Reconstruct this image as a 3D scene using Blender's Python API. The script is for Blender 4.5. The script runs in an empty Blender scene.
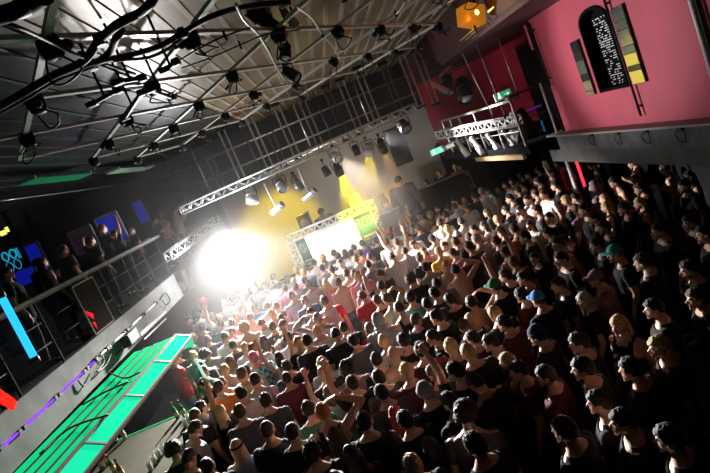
import bpy, bmesh, math, random
import numpy as np
from mathutils import Vector, Matrix, noise
RND = random.Random(7)
SC = bpy.context.scene
COL = SC.collection
PI = math.pi
# ------------------------------------------------------------------ camera
CZ, FPX = 4.2, 560.0
PITCH, ROLL = math.radians(9.1), math.radians(22.66)
_F = Vector((0, math.cos(PITCH), -math.sin(PITCH)))
_R0 = Vector((1, 0, 0)); _U0 = _R0.cross(_F)
_X = _R0 * math.cos(ROLL) - _U0 * math.sin(ROLL)
_Y = _R0 * math.sin(ROLL) + _U0 * math.cos(ROLL)
cam = bpy.data.cameras.new('camera'); cam.lens = FPX / 710 * 36; cam.sensor_width = 36
cam.clip_start = 0.05; cam.clip_end = 100
co = bpy.data.objects.new('camera', cam); COL.objects.link(co)
m3 = Matrix((_X, _Y, -_F)).transposed()
co.matrix_world = Matrix.Translation((0, 0, CZ)) @ m3.to_4x4()
SC.camera = co

def W(px, py, **k):
    """a measured sight line met with one known coordinate (x, y or absolute z)"""
    d = _X * ((px - 355) / FPX) - _Y * ((py - 236.5) / FPX) + _F
    (a, v), = k.items(); i = 'xyz'.index(a)
    p = d * ((v - (CZ if i == 2 else 0)) / d[i])
    return Vector((p.x, p.y, p.z + CZ))
def P(p):
    d = Vector(p) - Vector((0, 0, CZ)); z = d.dot(_F)
    return 355 + FPX * d.dot(_X) / z, 236.5 - FPX * d.dot(_Y) / z

# ------------------------------------------------------------------ materials
MATS = {}
def mat(name, col, rough=0.6, metal=0.0, emit=0.0, var=0.12, scale=6.0, bump=0.0, alpha=None, spec=0.5, ecol=None, sheen=0):
    if name in MATS: return MATS[name]
    m = bpy.data.materials.new(name); m.use_nodes = True
    nt = m.node_tree; b = nt.nodes['Principled BSDF']
    b.inputs['Roughness'].default_value = rough; b.inputs['Metallic'].default_value = metal
    b.inputs['Specular IOR Level'].default_value = spec if not emit else 0
    if emit: ecol = ecol or col; col = tuple(c * .3 for c in col)
    if sheen: b.inputs['Sheen Weight'].default_value = sheen; b.inputs['Sheen Roughness'].default_value = .35
    tc = nt.nodes.new('ShaderNodeTexCoord'); nz = nt.nodes.new('ShaderNodeTexNoise')
    nz.inputs['Scale'].default_value = scale; nz.inputs['Detail'].default_value = 4
    nt.links.new(tc.outputs['Object'], nz.inputs['Vector'])
    mx = nt.nodes.new('ShaderNodeMix'); mx.data_type = 'RGBA'
    mx.inputs[6].default_value = tuple(max(0, c * (1 - var)) for c in col) + (1,)
    mx.inputs[7].default_value = tuple(min(1, c * (1 + var)) for c in col) + (1,)
    nt.links.new(nz.outputs['Fac'], mx.inputs[0]); nt.links.new(mx.outputs[2], b.inputs['Base Color'])
    if emit:
        b.inputs['Emission Color'].default_value = tuple(ecol or col) + (1,); b.inputs['Emission Strength'].default_value = emit
    if bump:
        bp = nt.nodes.new('ShaderNodeBump'); bp.inputs['Strength'].default_value = bump; bp.inputs['Distance'].default_value = 0.02
        nt.links.new(nz.outputs['Fac'], bp.inputs['Height']); nt.links.new(bp.outputs['Normal'], b.inputs['Normal'])
    if alpha is not None: b.inputs['Alpha'].default_value = alpha
    MATS[name] = m; return m

BLACK = mat('black_metal', (.012, .012, .013), .55, spec=.2)
DARK = mat('dark_plastic', (.02, .02, .022), .45)
RUBBER = mat('black_rubber', (.01, .01, .01), .6, spec=.2)
STEEL = mat('brushed_steel', (.55, .56, .57), .35, .9)
ALU = mat('aluminium', (.72, .73, .74), .38, .6)
WHITEM = mat('white_painted_steel', (.8, .8, .8), .45)
CONC = mat('grey_concrete', (.17, .175, .17), .9, 0, 0, .45, 3.0, .3, spec=0)
CONCD = mat('dark_concrete', (.10, .105, .10), .9, 0, 0, .4, 2.2, .25, spec=0)
WOOD = mat('pale_wood', (.42, .30, .15), .55, 0, 0, .3, 9)

# ------------------------------------------------------------------ mesh helpers
def link(name, me, m, parent=None):
    o = bpy.data.objects.new(name, me); COL.objects.link(o)
    if m is not None and not me.materials: me.materials.append(m)
    if parent is not None: o.parent = parent
    return o
def obj(name, bm, m, parent=None, smooth=False):
    me = bpy.data.meshes.new(name); bmesh.ops.recalc_face_normals(bm, faces=bm.faces); bm.to_mesh(me); bm.free()
    if smooth:
        for p in me.polygons: p.use_smooth = True
    return link(name, me, m, parent)
def tag(o, label=None, cat=None, group=None, kind=None):
    for k, v in (('label', label), ('category', cat), ('group', group), ('kind', kind)):
        if v: o[k] = v
    return o
def empty(name, loc, rz=0, label=None, cat=None, group=None):
    o = bpy.data.objects.new(name, None); COL.objects.link(o); o.location = loc; o.rotation_euler = (0, 0, rz)
    o.empty_display_size = .1
    return tag(o, label, cat, group)
def BM(): return bmesh.new()
def box(bm, c, s, rot=None, bev=0.0):
    t = bmesh.new(); bmesh.ops.create_cube(t, size=1)
    for v in t.verts: v.co = Vector((v.co.x * s[0], v.co.y * s[1], v.co.z * s[2]))
    if bev: bmesh.ops.bevel(t, geom=t.edges[:], offset=bev, segments=2, affect='EDGES', profile=.6)
    M = Matrix.Translation(c) @ (rot.to_4x4() if rot is not None else Matrix())
    add(bm, t, M); return bm
def add(bm, t, M=None):
    vs = [bm.verts.new((M @ v.co) if M is not None else v.co) for v in t.verts]
    t.verts.index_update()
    for f in t.faces:
        try: bm.faces.new([vs[v.index] for v in f.verts])
        except ValueError: pass
    t.free()
def frame(a, b):
    z = (Vector(b) - Vector(a)).normalized()
    x = z.cross(Vector((0, 0, 1)))
    if x.length < 1e-4: x = Vector((1, 0, 0))
    x.normalize(); y = z.cross(x); return Matrix((x, y, z)).transposed()
def tube(bm, a, b, r, r2=None, n=10, caps=True):
    a, b = Vector(a), Vector(b); r2 = r if r2 is None else r2; R = frame(a, b)
    A = [bm.verts.new(a + R @ Vector((math.cos(2 * PI * i / n) * r, math.sin(2 * PI * i / n) * r, 0))) for i in range(n)]
    B = [bm.verts.new(b + R @ Vector((math.cos(2 * PI * i / n) * r2, math.sin(2 * PI * i / n) * r2, 0))) for i in range(n)]
    for i in range(n): bm.faces.new((A[i], A[(i + 1) % n], B[(i + 1) % n], B[i]))
    if caps: bm.faces.new(A[::-1]); bm.faces.new(B)
    return bm
def bar(bm, a, b, w, h):
    a, b = Vector(a), Vector(b); box(bm, (a + b) / 2, (w, h, (b - a).length), frame(a, b)); return bm
def ball(bm, c, s, n=16, R=None):
    t = bmesh.new(); bmesh.ops.create_uvsphere(t, u_segments=n, v_segments=max(6, n * 3 // 4), radius=1)
    M = Matrix.Translation(c) @ (R.to_4x4() if R is not None else Matrix()) @ Matrix.Diagonal((s[0], s[1], s[2], 1))
    add(bm, t, M); return bm
def lathe(bm, prof, c=(0, 0, 0), n=20, R=None):
    rings = []
    for r, z in prof:
        ring = []
        for i in range(n):
            p = Vector((math.cos(2 * PI * i / n) * r, math.sin(2 * PI * i / n) * r, z))
            ring.append(bm.verts.new(Vector(c) + (R @ p if R is not None else p)))
        rings.append(ring)
    for a, b in zip(rings, rings[1:]):
        for i in range(n): bm.faces.new((a[i], a[(i + 1) % n], b[(i + 1) % n], b[i]))
    bm.faces.new(rings[0][::-1]); bm.faces.new(rings[-1]); return bm
def prism(bm, pts, d):
    """polygon pts extruded by vector d"""
    A = [bm.verts.new(Vector(p)) for p in pts]; B = [bm.verts.new(Vector(p) + Vector(d)) for p in pts]; n = len(pts)
    bm.faces.new(A); bm.faces.new(B[::-1])
    for i in range(n): bm.faces.new((A[i], B[i], B[(i + 1) % n], A[(i + 1) % n]))
    return bm
def spline(pts, k=6):
    pts = [Vector(p) for p in pts]; q = [pts[0]] + pts + [pts[-1]]; out = []
    for i in range(1, len(q) - 2):
        for j in range(k):
            t = j / k; a, b, c, d = q[i - 1], q[i], q[i + 1], q[i + 2]
            out.append(.5 * ((2 * b) + (c - a) * t + (2 * a - 5 * b + 4 * c - d) * t * t + (3 * b - a - 3 * c + d) * t ** 3))
    return out + [pts[-1]]
def wire(bm, pts, r, n=6, k=6):
    ps = spline(pts, k); rings = []
    for i, p in enumerate(ps):
        a = ps[max(0, i - 1)]; b = ps[min(len(ps) - 1, i + 1)]; R = frame(a, b)
        rings.append([bm.verts.new(p + R @ Vector((math.cos(2 * PI * j / n) * r, math.sin(2 * PI * j / n) * r, 0))) for j in range(n)])
    for A, B in zip(rings, rings[1:]):
        for j in range(n): bm.faces.new((A[j], A[(j + 1) % n], B[(j + 1) % n], B[j]))
    bm.faces.new(rings[0][::-1]); bm.faces.new(rings[-1]); return bm
def struct(name, bm, m, parent=None, smooth=False):
    o = obj(name, bm, m, parent, smooth); o['kind'] = 'structure'; return o
ORD = 'first second third fourth fifth sixth seventh eighth ninth tenth eleventh twelfth thirteenth fourteenth'.split()
def lamp(name, kind, loc, power, col=(1, 1, 1), aim=None, size=.1, angle=60, blend=.3):
    l = bpy.data.lights.new(name, kind); l.energy = power; l.color = col
    if kind == 'SPOT': l.spot_size = math.radians(angle); l.spot_blend = blend; l.shadow_soft_size = size
    elif kind == 'AREA': l.size = size
    else: l.shadow_soft_size = size
    o = bpy.data.objects.new(name, l); COL.objects.link(o); o.location = loc
    if aim is not None: o.rotation_euler = (Vector(aim) - Vector(loc)).to_track_quat('-Z', 'Y').to_euler()
    return o
# ------------------------------------------------------------------ the hall
PINK = mat('pink_wall_paint', (.50, .055, .10), .7, 0, 0, .28, 1.4, .12)
REDW = mat('red_wall_paint', (.42, .02, .05), .6, 0, 0, .25, 2)
GREYW = mat('grey_back_wall_paint', (.42, .39, .34), .8, 0, 0, .14, 1.2)
BLACKW = mat('black_wall_paint', (.012, .012, .014), .9, 0, 0, .3, 1.5, spec=0)
FLOORM = mat('dark_club_floor', (.03, .028, .027), .55, 0, 0, .3, 2)
CEILP = mat('brown_ceiling_panel', (.17, .12, .07), .40, .25, 0, .28, 2.5, .12)
CEILS = mat('pale_ceiling_slat', (.34, .31, .25), .42, .25, 0, .15, 4, .05)
XL, XR, YB, ZC = -7.6, 4.65, 18.0, 5.85
bm = BM(); box(bm, (-1, 9, -.05), (14.4, 19.6, .1)); struct('floor', bm, FLOORM)
bm = BM(); box(bm, (-1.6, 9, ZC + .05), (12.4, 19.6, .1)); struct('ceiling', bm, CEILP)
bm = BM()
for k in range(34):
    x = -4.4 + .235 * k
    if x > -1.6: box(bm, (x, 9, ZC - .008), (.055, 19.2, .018), None)
struct('trim_1', bm, CEILS)
bm = BM(); box(bm, (-4.64, 9, ZC - .01), (5.92, 19.4, .03)); struct('ceiling_left', bm, mat('dark_metal_ceiling', (.022, .025, .023), .34, .35, 0, .5, 30, .06))
bm = BM()
for k in range(12): box(bm, (-1.9 - k * .36, 9, ZC - .03), (.03, 19.2, .02))
struct('trim_6', bm, mat('dark_seam', (.02, .022, .02), .5, .3))
bm = BM(); box(bm, (5.1, 9, 5.06), (3.4, 19.6, .1)); box(bm, (3.45, 9, 5.47), (.1, 19.6, .8)); struct('ceiling_right', bm, mat('dark_red_ceiling', (.05, .012, .016), .6, 0, 0, .3, 2))
bm = BM(); box(bm, (XL - .05, 9, 3), (.1, 19.6, 6)); struct('wall_left', bm, BLACKW)
bm = BM(); box(bm, (-5.6, YB + .05, 3), (4.1, .1, 6)); struct('wall_back_left', bm, BLACKW)
bm = BM(); box(bm, (.05, YB + .05, 3), (7.2, .1, 6)); struct('wall_back', bm, GREYW)
bm = BM(); box(bm, (-.4, YB - .12, 5.15), (8.0, .06, 1.5)); struct('wall_back_void_sheet', bm, mat('dark_void_black', (.018, .018, .02), .9, 0, 0, .6, 2, .3, spec=0))  # added black sheet standing for the dark void above the truss
bm = BM(); box(bm, (5.1, YB + .05, 3), (2.9, .1, 6)); struct('wall_back_right', bm, BLACKW)
# pink side wall above the right gallery, with an arched window
WY0, WY1, WZ0, WZ1 = 8.33, 9.17, 3.38, 4.66                 # window
def arch_pts(y0, y1, z0, z1, x, n=12, rise=.22):
    p = [(x, y0, z0), (x, y1, z0), (x, y1, z1 - rise)]
    for i in range(1, n): a = PI * i / n; p.append((x, (y0 + y1) / 2 + math.cos(a) * (y1 - y0) / 2, z1 - rise + math.sin(a) * rise))
    return p + [(x, y0, z1 - rise)]
bm = BM()
YP0, YP1, ZP = 3.2, 11.0, 2.76
for a, b, c, d in ((YP0, WY0, ZP, 5.02), (WY1, YP1, ZP, 5.02), (WY0, WY1, ZP, WZ0), (WY0, WY1, WZ1, 5.02)):
    box(bm, (XR + .1, (a + b) / 2, (c + d) / 2), (.2, b - a, d - c))
ap = arch_pts(WY0, WY1, WZ0, WZ1, XR)
top = ap[2:]                                                   # fill between arch and square head
for p, q in zip(top, top[1:]): prism(bm, [p, q, (XR, q[1], WZ1), (XR, p[1], WZ1)], (.2, 0, 0))
struct('wall_right', bm, PINK)
bm = BM(); box(bm, (XR + .1, YP1 + .04, (2.76 + 5.02) / 2), (.24, .08, 2.26)); struct('trim_2', bm, BLACKW)
w1 = empty('window_1', (XR, 8.75, WZ0)); w1['kind'] = 'structure'
def par(o, p):
    bpy.context.view_layer.update(); o.parent = p; o.matrix_parent_inverse = p.matrix_world.inverted(); return o
MATT = mat('matt_black', (.006, .006, .007), .95, spec=.05)
bm = BM(); box(bm, (XR + .16, 8.75, 4.02), (.04, .9, 1.36)); par(struct('window_panel', bm, MATT), w1)
bm = BM(); wc = Vector((XR, 8.75, 4.02))
for i in range(len(ap)):
    a, b = Vector(ap[i]), Vector(ap[(i + 1) % len(ap)]); a2, b2 = wc + (a - wc) * .955, wc + (b - wc) * .955
    prism(bm, [a, b, b2, a2], (.2, 0, 0)); a3, b3 = wc + (a - wc) * 1.03, wc + (b - wc) * 1.03; prism(bm, [p + Vector((-.03, 0, 0)) for p in (a2, b2, b3, a3)], (.05, 0, 0))
par(struct('window_frame', bm, MATT), w1)
GLIT = mat('mirror_bead', (.95, .93, .95), .34, 1.0)
bm = BM()
for r in range(30):
    for c in range(14):
        y = WY0 + .04 + c * .043 + (.02 if r % 2 else 0); z = WZ0 + .05 + r * .036
        if y > WY0 + .62 or RND.random() < .42: continue
        ball(bm, (XR + .10, y, z), (.008, .015, .010), 8)
o = par(struct('window_pane', bm, GLIT), w1)
# stained mirror strips either side of the window; reflected yellow and green are coloured in
GL1 = mat('mirror_glass', (.42, .48, .46), .12, .85); GL2 = mat('mirror_green_reflection', (.26, .36, .30), .15, .8); GL3 = mat('mirror_yellow_reflection', (.80, .68, .04), .3, .1); GL4 = mat('mirror_gold', (.55, .48, .28), .22, .7); GLD = mat('mirror_dark', (.05, .06, .06), .15, .7)
def strip(y0, y1, z0, z1, cols, label):
    e = empty('mirror_strip', (XR - .02, (y0 + y1) / 2, z0), 0, label, 'mirror', 'mirror strips beside the window')
    bm = BM(); box(bm, (0, 0, (z1 - z0) / 2), (.025, y1 - y0, z1 - z0)); obj('backing', bm, BLACK, e)
    z = z1 - z0; hs = [.2, .14, .24, .12, .18, .08, .2]; t = sum(hs[:len(cols)])
    for h, m in zip(hs, cols):
        h = h / t * (z1 - z0); bm = BM(); box(bm, (-.018, 0, z - h / 2), (.012, (y1 - y0) * .94, h - .012), Matrix.Rotation(RND.uniform(-.05, .05), 3, 'Y')); obj('glass_tile', bm, m, e); z -= h
strip(7.84, 8.17, 3.38, 4.50, [GL1, GL2, GL1, GL2, GL3, GLD, GL3], 'mirror strip with lower tiles coloured as yellow reflections, camera side of the arched window')
strip(9.33, 9.62, 3.36, 4.30, [GLD, GLD, GL2, GLD, GL4, GL4], 'narrow mirror strip with gold lower tiles, stage side of the arched window')
def pipe(y, z0, z1, r, m, label, name='conduit_pipe', x=XR - .05):
    bm = BM(); tube(bm, (x, y, z0), (x, y, z1), r); o = obj(name, bm, m, None, True)
    for z in (z0 + .15, z1 - .15): b = BM(); box(b, (x + .02, y, z), (.05, r * 3.4, .03)); obj('clip', b, BLACK, o)
    tag(o, label, 'pipe')
pipe(6.5, 3.0, 5.0, .035, WHITEM, 'pale vertical pipe on the pink wall nearest the camera')
pipe(6.42, 3.0, 5.0, .02, BLACK, 'thin dark conduit beside the pale pipe on the pink wall')
pipe(8.20, 2.9, 4.75, .018, BLACK, 'dark conduit running down past the mirror strip with yellow reflections')
pipe(10.85, 3.7, 4.95, .018, BLACK, 'dark conduit near the stage-side end of the pink wall')
# gallery edge under the pink wall
bm = BM(); box(bm, (XR - .04, 7.1, 2.60), (.3, 7.9, .30)); struct('trim_3', bm, mat('grey_ledge', (.10, .105, .11), .8, 0, 0, .5, 5, .2, spec=0))
bm = BM(); box(bm, (XR - .06, 7.3, 2.755), (.36, 8.2, .03)); struct('trim_4', bm, mat('ledge_top', (.2, .2, .2), .6))
bm = BM(); box(bm, (XR + .02, 7.4, 2.31), (.36, 8.6, .26)); struct('beam_right', bm, mat('grey_fascia', (.085, .086, .083), .8, 0, 0, .4, 4, .1, spec=0))
bm = BM(); box(bm, (5.9, 7.4, 2.30), (2.2, 8.6, .2)); struct('slab_right', bm, BLACKW)
bm = BM(); box(bm, (6.5, 8, 1.1), (.1, 12, 2.2)); struct('wall_right_lower', bm, BLACKW)
for i, (px, py) in enumerate(((591, 133), (617, 131), (645, 128), (680, 126))):
    y = W(px, py, x=XR - .2).y
    e = empty('wall_clamp', (XR - .2, y, 2.70), 0, 'black clamp with a looped cable on the grey ledge, ' + ORD[3 - i] + ' from the camera', 'clamp', 'clamps on the grey ledge')
    bm = BM(); box(bm, (0, 0, .03), (.07, .10, .07), None, .01); obj('body', bm, BLACK, e)
    bm = BM(); wire(bm, [(0, -.03, 0), (-.03, -.1, -.06), (-.02, -.04, -.16), (-.02, .06, -.15), (-.03, .1, -.05), (0, .03, 0)], .008); obj('cable_loop', bm, RUBBER, e, True)
# ------------------------------------------------------------------ far right gallery
GX0, GX1 = 3.55, 6.4
GPTS = [(4.62, 11.15), (3.95, 11.3), (3.62, 14.6), (3.62, 17.9), (6.4, 17.9), (6.4, 11.15)]
bm = BM(); prism(bm, [(x, y, 2.56) for x, y in GPTS], (0, 0, .18)); struct('slab_gallery', bm, BLACKW)
bm = BM(); box(bm, (6.0, 14.5, 3.9), (.1, 7, 2.5)); struct('wall_gallery', bm, REDW)
bm = BM(); box(bm, (5.0, 17.86, 3.9), (2.8, .1, 2.5)); struct('wall_gallery_end', bm, REDW)
bm = BM(); box(bm, (5.2, 11.22, 4.72), (1.1, .1, .5)); struct('trim_5', bm, PINK)
for i, (y0, y1) in enumerate(((11.6, 13.4), (14.0, 15.2))):
    d = empty('door_%d' % (i + 1), (5.93, (y0 + y1) / 2, 2.75)); d['kind'] = 'structure'
    bm = BM(); box(bm, (0, 0, 1.0), (.06, y1 - y0, 2.0)); o = obj('door_leaf', bm, BLACK, d); o['kind'] = 'structure'
    bm = BM()
    for a, b in (((-.02, -(y1 - y0) / 2, 0), (-.02, -(y1 - y0) / 2, 2.02)), ((-.02, (y1 - y0) / 2, 0), (-.02, (y1 - y0) / 2, 2.02)), ((-.02, -(y1 - y0) / 2, 2.02), (-.02, (y1 - y0) / 2, 2.02))): bar(bm, a, b, .09, .09)
    o = obj('door_frame', bm, DARK, d); o['kind'] = 'structure'
def railing(name, pts, h, m, label, mid=2, post=.02, cat='railing'):
    e = empty(name, pts[0], 0, label, cat); o0 = Vector(pts[0])
    q = [Vector(p) - o0 for p in pts]
    bm = BM()
    for a, b in zip(q, q[1:]): bar(bm, a + Vector((0, 0, h)), b + Vector((0, 0, h)), .05, .05)
    obj('handrail', bm, m, e)
    for a, b in zip(q, q[1:]):
        n = max(1, round((b - a).length / 1.1))
        for i in range(n + 1):
            if i == 0 and a is not q[0]: continue
            p = a.lerp(b, i / n); bm = BM(); tube(bm, p, p + Vector((0, 0, h)), post); obj('post', bm, m, e)
        for k in range(mid):
            bm = BM(); z = h * (k + 1) / (mid + 1); tube(bm, a + Vector((0, 0, z)), b + Vector((0, 0, z)), .010); obj('rail', bm, m, e)
    return e
railing('gallery_railing', [(4.56, 11.2, 2.74), (3.95, 11.35, 2.74)], 1.05, mat('dark_red_rail', (.12, .02, .03), .4, .4), 'dark railing at the pink-wall corner of the far gallery', 1)
railing('gallery_railing', [(3.95, 11.4, 2.74), (3.66, 14.6, 2.74), (3.66, 16.6, 2.74)], .98, STEEL, 'pale steel railing along the far gallery above the white truss', 2)
bm = BM(); tube(bm, (4.53, 11.12, 2.7), (4.53, 11.12, 3.82), .022); o = obj('corner_post', bm, WHITEM, None, True); tag(o, 'pale corner post at the end of the far gallery railing', 'post')
def truss(name, a, b, h, m, label, n, r=.024, w=0.0, cat='truss', group=None):
    """a ladder or box truss from a to b"""
    a, b = Vector(a), Vector(b); e = empty(name, a, 0, label, cat, group); d = b - a; up = Vector((0, 0, h)); sd = d.cross(Vector((0, 0, 1))).normalized() * w
    rows = [Vector()] if not w else [Vector(), sd]
    for s in rows:
        for u in (Vector(), up): bm = BM(); tube(bm, s + u, s + u + d, r, None, 8); obj('chord', bm, m, e, True)
        bm = BM()
        for i in range(n):
            p, q = d * (i / n), d * ((i + 1) / n); A, B_ = (p, q + up) if i % 2 else (p + up, q)
            tube(bm, s + A, s + B_, r * .55, None, 6)
        for p in (Vector(), d): tube(bm, s + p, s + p + up, r * .8, None, 6)
        obj('lattice', bm, m, e, True)
    if w:
        for u in (Vector(), up):
            bm = BM()
            for i in range(n): tube(bm, d * (i / n) + u, d * ((i + 1) / n) + sd + u, r * .5, None, 6)
            obj('cross_lattice', bm, m, e, True)
    return e
truss('lighting_truss', W(517, 126, y=11.6), W(437.5, 139, y=15.0), .19, WHITEM, 'white painted lattice truss fixed along the front of the far gallery', 26, .022, .16)
bm = BM(); box(bm, W(498, 158, y=12.9), (.08, 2.9, .10), Matrix.Rotation(.07, 3, 'Z')); o = obj('timber_edge', bm, WOOD); tag(o, 'pale timber edge board under the far gallery lamps', 'board')
# long white can lamps hanging under the white truss
for i, (px, py, qx, qy, y) in enumerate(((456, 139, 468, 156, 14.3), (470, 136, 483, 154, 13.7), (486, 133, 502, 154, 13.1), (501, 130, 520, 152, 12.5))):
    a, b = W(px, py, y=y), W(qx, qy, y=y - .15)
    e = empty('tube_lamp', a, 0, 'long pale can lamp under the white gallery truss, ' + ORD[i] + ' counted from the stage', 'stage lamp', 'can lamps under the gallery truss')
    d = b - a; bm = BM(); R = frame((0, 0, 0), d); L = d.length
    lathe(bm, [(.03, .02), (.055, .05), (.055, L * .55), (.075, L * .58), (.075, L), (.065, L), (.06, L - .05)], (0, 0, 0), 16, R); obj('can', bm, WHITEM, e, True)
    bm = BM(); wire(bm, [R @ Vector((.085, 0, L * .4)), R @ Vector((.1, 0, .05)), (0, 0, .12), R @ Vector((-.1, 0, .05)), R @ Vector((-.085, 0, L * .4))], .012); obj('yoke', bm, BLACK, e, True)
    bm = BM(); box(bm, R @ Vector((.03, .08, L * .3)), (.06, .06, .22), R, .01); obj('gel_frame', bm, BLACK, e)
def cable(px, py, qx, qy, y, label, r=.011, m=ALU):
    bm = BM(); a, b = W(px, py, y=y), W(qx, qy, y=y); tube(bm, a, b, r, None, 8); o = obj('hanging_wire', bm, m, None, True); bm = BM(); lathe(bm, [(.0, -.05), (.022, -.04), (.022, .04), (.0, .05)], b, 8); obj('turnbuckle', bm, BLACK, o)
    tag(o, label, 'wire')
cable(456.6, 41.7, 493, 117, 11.9, 'steel wire holding the white truss, nearest the stage')
cable(474.4, 40, 505, 117, 11.75, 'steel wire holding the white truss, middle of three')
cable(498, 38, 517, 92, 11.5, 'steel wire down to the gallery rail, nearest the pink wall')
EXG = mat('exit_green', (.05, .55, .25), .4, 0, .5, .05)
def exit_sign(c, rot, label, lit):
    e = empty('exit_sign', c, rot, label, 'exit sign'); bm = BM(); box(bm, (0, .03, 0), (.42, .06, .2), None, .008); obj('case', bm, WHITEM, e)
    bm = BM(); box(bm, (0, -.004, 0), (.39, .006, .17)); obj('panel', bm, lit, e)
    bm = BM(); X = WHITEM                                     # running figure and arrow
    box(bm, (-.10, -.009, 0), (.03, .004, .12)); 
    for a, b in (((-.10, -.009, .01), (-.04, -.009, -.05)), ((-.10, -.009, .0), (-.15, -.009, -.05)), ((-.10, -.009, .04), (-.05, -.009, .02)), ((.02, -.009, 0), (.14, -.009, 0)), ((.14, -.009, 0), (.10, -.009, .04)), ((.14, -.009, 0), (.10, -.009, -.04))): bar(bm, a, b, .018, .004)
    ball(bm, (-.095, -.009, .072), (.018, .004, .018), 8); obj('pictogram', bm, mat('sign_white', (.9, 1, .95), .4, 0, 2), e)
    return e
exit_sign(W(437, 151, y=16.9), 0, 'lit green exit sign on the back wall by the dark doorway', mat('exit_panel_pale', (.15, .8, .45), .4, 0, 1.4))
exit_sign(W(503, 95, y=13.5), 0, 'green exit sign with a pale case on the far gallery', EXG)
bm = BM(); c = W(512, 97, y=13.0); box(bm, c, (.30, .2, .16), None, .01); o = obj('wall_box', bm, mat('pale_box', (.5, .45, .38), .6)); tag(o, 'small pale box standing beside the gallery exit sign', 'box')
bm = BM(); c = W(534, 108, y=12.6); box(bm, c, (.34, .04, .03)); o = obj('led_bar', bm, mat('violet_led', (.15, .04, .5), .4, 0, .35)); tag(o, 'short violet LED bar glowing inside the far gallery', 'LED bar')
bm = BM(); c = W(543, 126, y=12.4); tube(bm, c - Vector((0, 0, .13)), c + Vector((0, 0, .13)), .022); o = obj('light_tube', bm, mat('blue_tube', (.02, .2, .5), .4, 0, .3), None, True); tag(o, 'short blue light tube low inside the far gallery', 'light tube')
bm = BM(); c = W(522, 128, y=12.6); a = Vector((0, 0, .35))
lathe(bm, [(.30, -.45), (.33, -.2), (.27, .1), (.2, .3), (.16, .42)], c, 14); o = obj('speaker_cover', bm, mat('dark_cloth', (.06, .06, .06), .9, 0, 0, .5, 9, .4), None, True); tag(o, 'dark cloth covered shape standing behind the gallery railing', 'covered speaker')
# dark moving heads and bracket above the far gallery
def par_can(name, c, d, r, L, m, label, cat='stage lamp', group=None, lens=None, hook=.18):
    """a lamp: ribbed can, lens, U yoke and hook clamp"""
    e = empty(name, c, 0, label, cat, group); d = Vector(d).normalized(); R = frame((0, 0, 0), d)
    bm = BM(); lathe(bm, [(r * .5, -L * .5), (r * .8, -L * .46), (r * .85, -L * .1), (r * .95, -L * .1), (r * .95, -L * .02), (r * .85, -L * .02), (r, L * .1), (r, L * .5), (r * .88, L * .5), (r * .86, L * .42)], (0, 0, 0), 18, R); obj('can', bm, m, e, True)
    bm = BM(); lathe(bm, [(r * .86, L * .43), (r * .5, L * .47), (.001, L * .48)], (0, 0, 0), 18, R); obj('lens', bm, lens or mat('lamp_lens', (.35, .36, .38), .1, .6), e, True)
    x = R @ Vector((1, 0, 0)); top = Vector((0, 0, hook)); bm = BM()
    s = x * (r * 1.12)
    if abs(s.z) > .5 * s.length: s = (R @ Vector((0, 1, 0))) * (r * 1.12)
    bar(bm, s, s + top * .8, .02, .035); bar(bm, -s, -s + top * .8, .02, .035); bar(bm, s + top * .8, -s + top * .8, .035, .02); obj('yoke', bm, BLACK, e)
    bm = BM(); tube(bm, top * .8, top * 1.05, .018); lathe(bm, [(.02, 0), (.04, .01), (.04, .05), (.02, .06)], top, 10); obj('clamp', bm, BLACK, e, True)
    return e
par_can('stage_lamp', W(446, 84, y=12.2), (-.3, -.4, -.6), .15, .42, DARK, 'black lamp with a steel arm hung before the red gallery wall', hook=.4)
par_can('stage_lamp', W(464, 90, y=13.4), (-.2, -.5, -.7), .20, .62, BLACK, 'large black lamp hanging in front of the red gallery wall', hook=.6)
bm = BM(); a, b = W(431, 83, y=12), W(448, 91, y=12); bar(bm, a, b, .05, .08); o = obj('lamp_bar', bm, STEEL); tag(o, 'short steel bar under the black lamps before the red wall', 'bar')
bm = BM(); a, b = W(440, 76, y=12), W(451, 66, y=12); bar(bm, a, b, .035, .05); o = obj('lamp_bracket', bm, WOOD); tag(o, 'tan bracket above the black lamps before the red wall', 'bracket')
# amber lamp and bracket on the ceiling edge
c = W(471, 16, y=9.3)
e = empty('amber_lamp', c, .5, 'glowing amber lantern under the dark ceiling edge', 'lamp')
AMB = mat('amber_glass', (.50, .20, .03), .5, 0, .45, .8, 22, ecol=(.8, .26, .015))
bm = BM(); box(bm, (0, 0, 0), (.36, .3, .30), Matrix.Rotation(.35, 3, 'Y'), .02); obj('shade', bm, AMB, e)
bm = BM(); ball(bm, (-.02, -.16, 0), (.04, .02, .04), 10); obj('bulb', bm, mat('amber_bulb', (1, .6, .15), .4, 0, 9), e, True)
bm = BM(); tube(bm, (0, 0, .15), (0, 0, 5.0 - c.z), .02); box(bm, (0, 0, .17), (.2, .2, .04)); obj('hanger', bm, BLACK, e)
e = empty('slat_bracket', W(476, 32, y=9.6), 0, 'three parallel pale bars below the amber lantern', 'bracket')
o0 = e.location
for k in range(3): bm = BM(); bar(bm, W(460 + k * 6, 41 - k * 1.0, y=9.6 + k * .05) - o0, W(481 + k * 5, 23 - k * 1.5, y=9.4 + k * .05) - o0, .035, .02); obj('slat', bm, ALU, e)
bm = BM(); a, b = W(489, 12, y=9.2), W(502, 0, y=9.0); bar(bm, a, b, .09, .03); o = obj('ceiling_bracket', bm, STEEL); tag(o, 'pale bent bracket on the dark ceiling beside the amber lantern', 'bracket')
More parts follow.
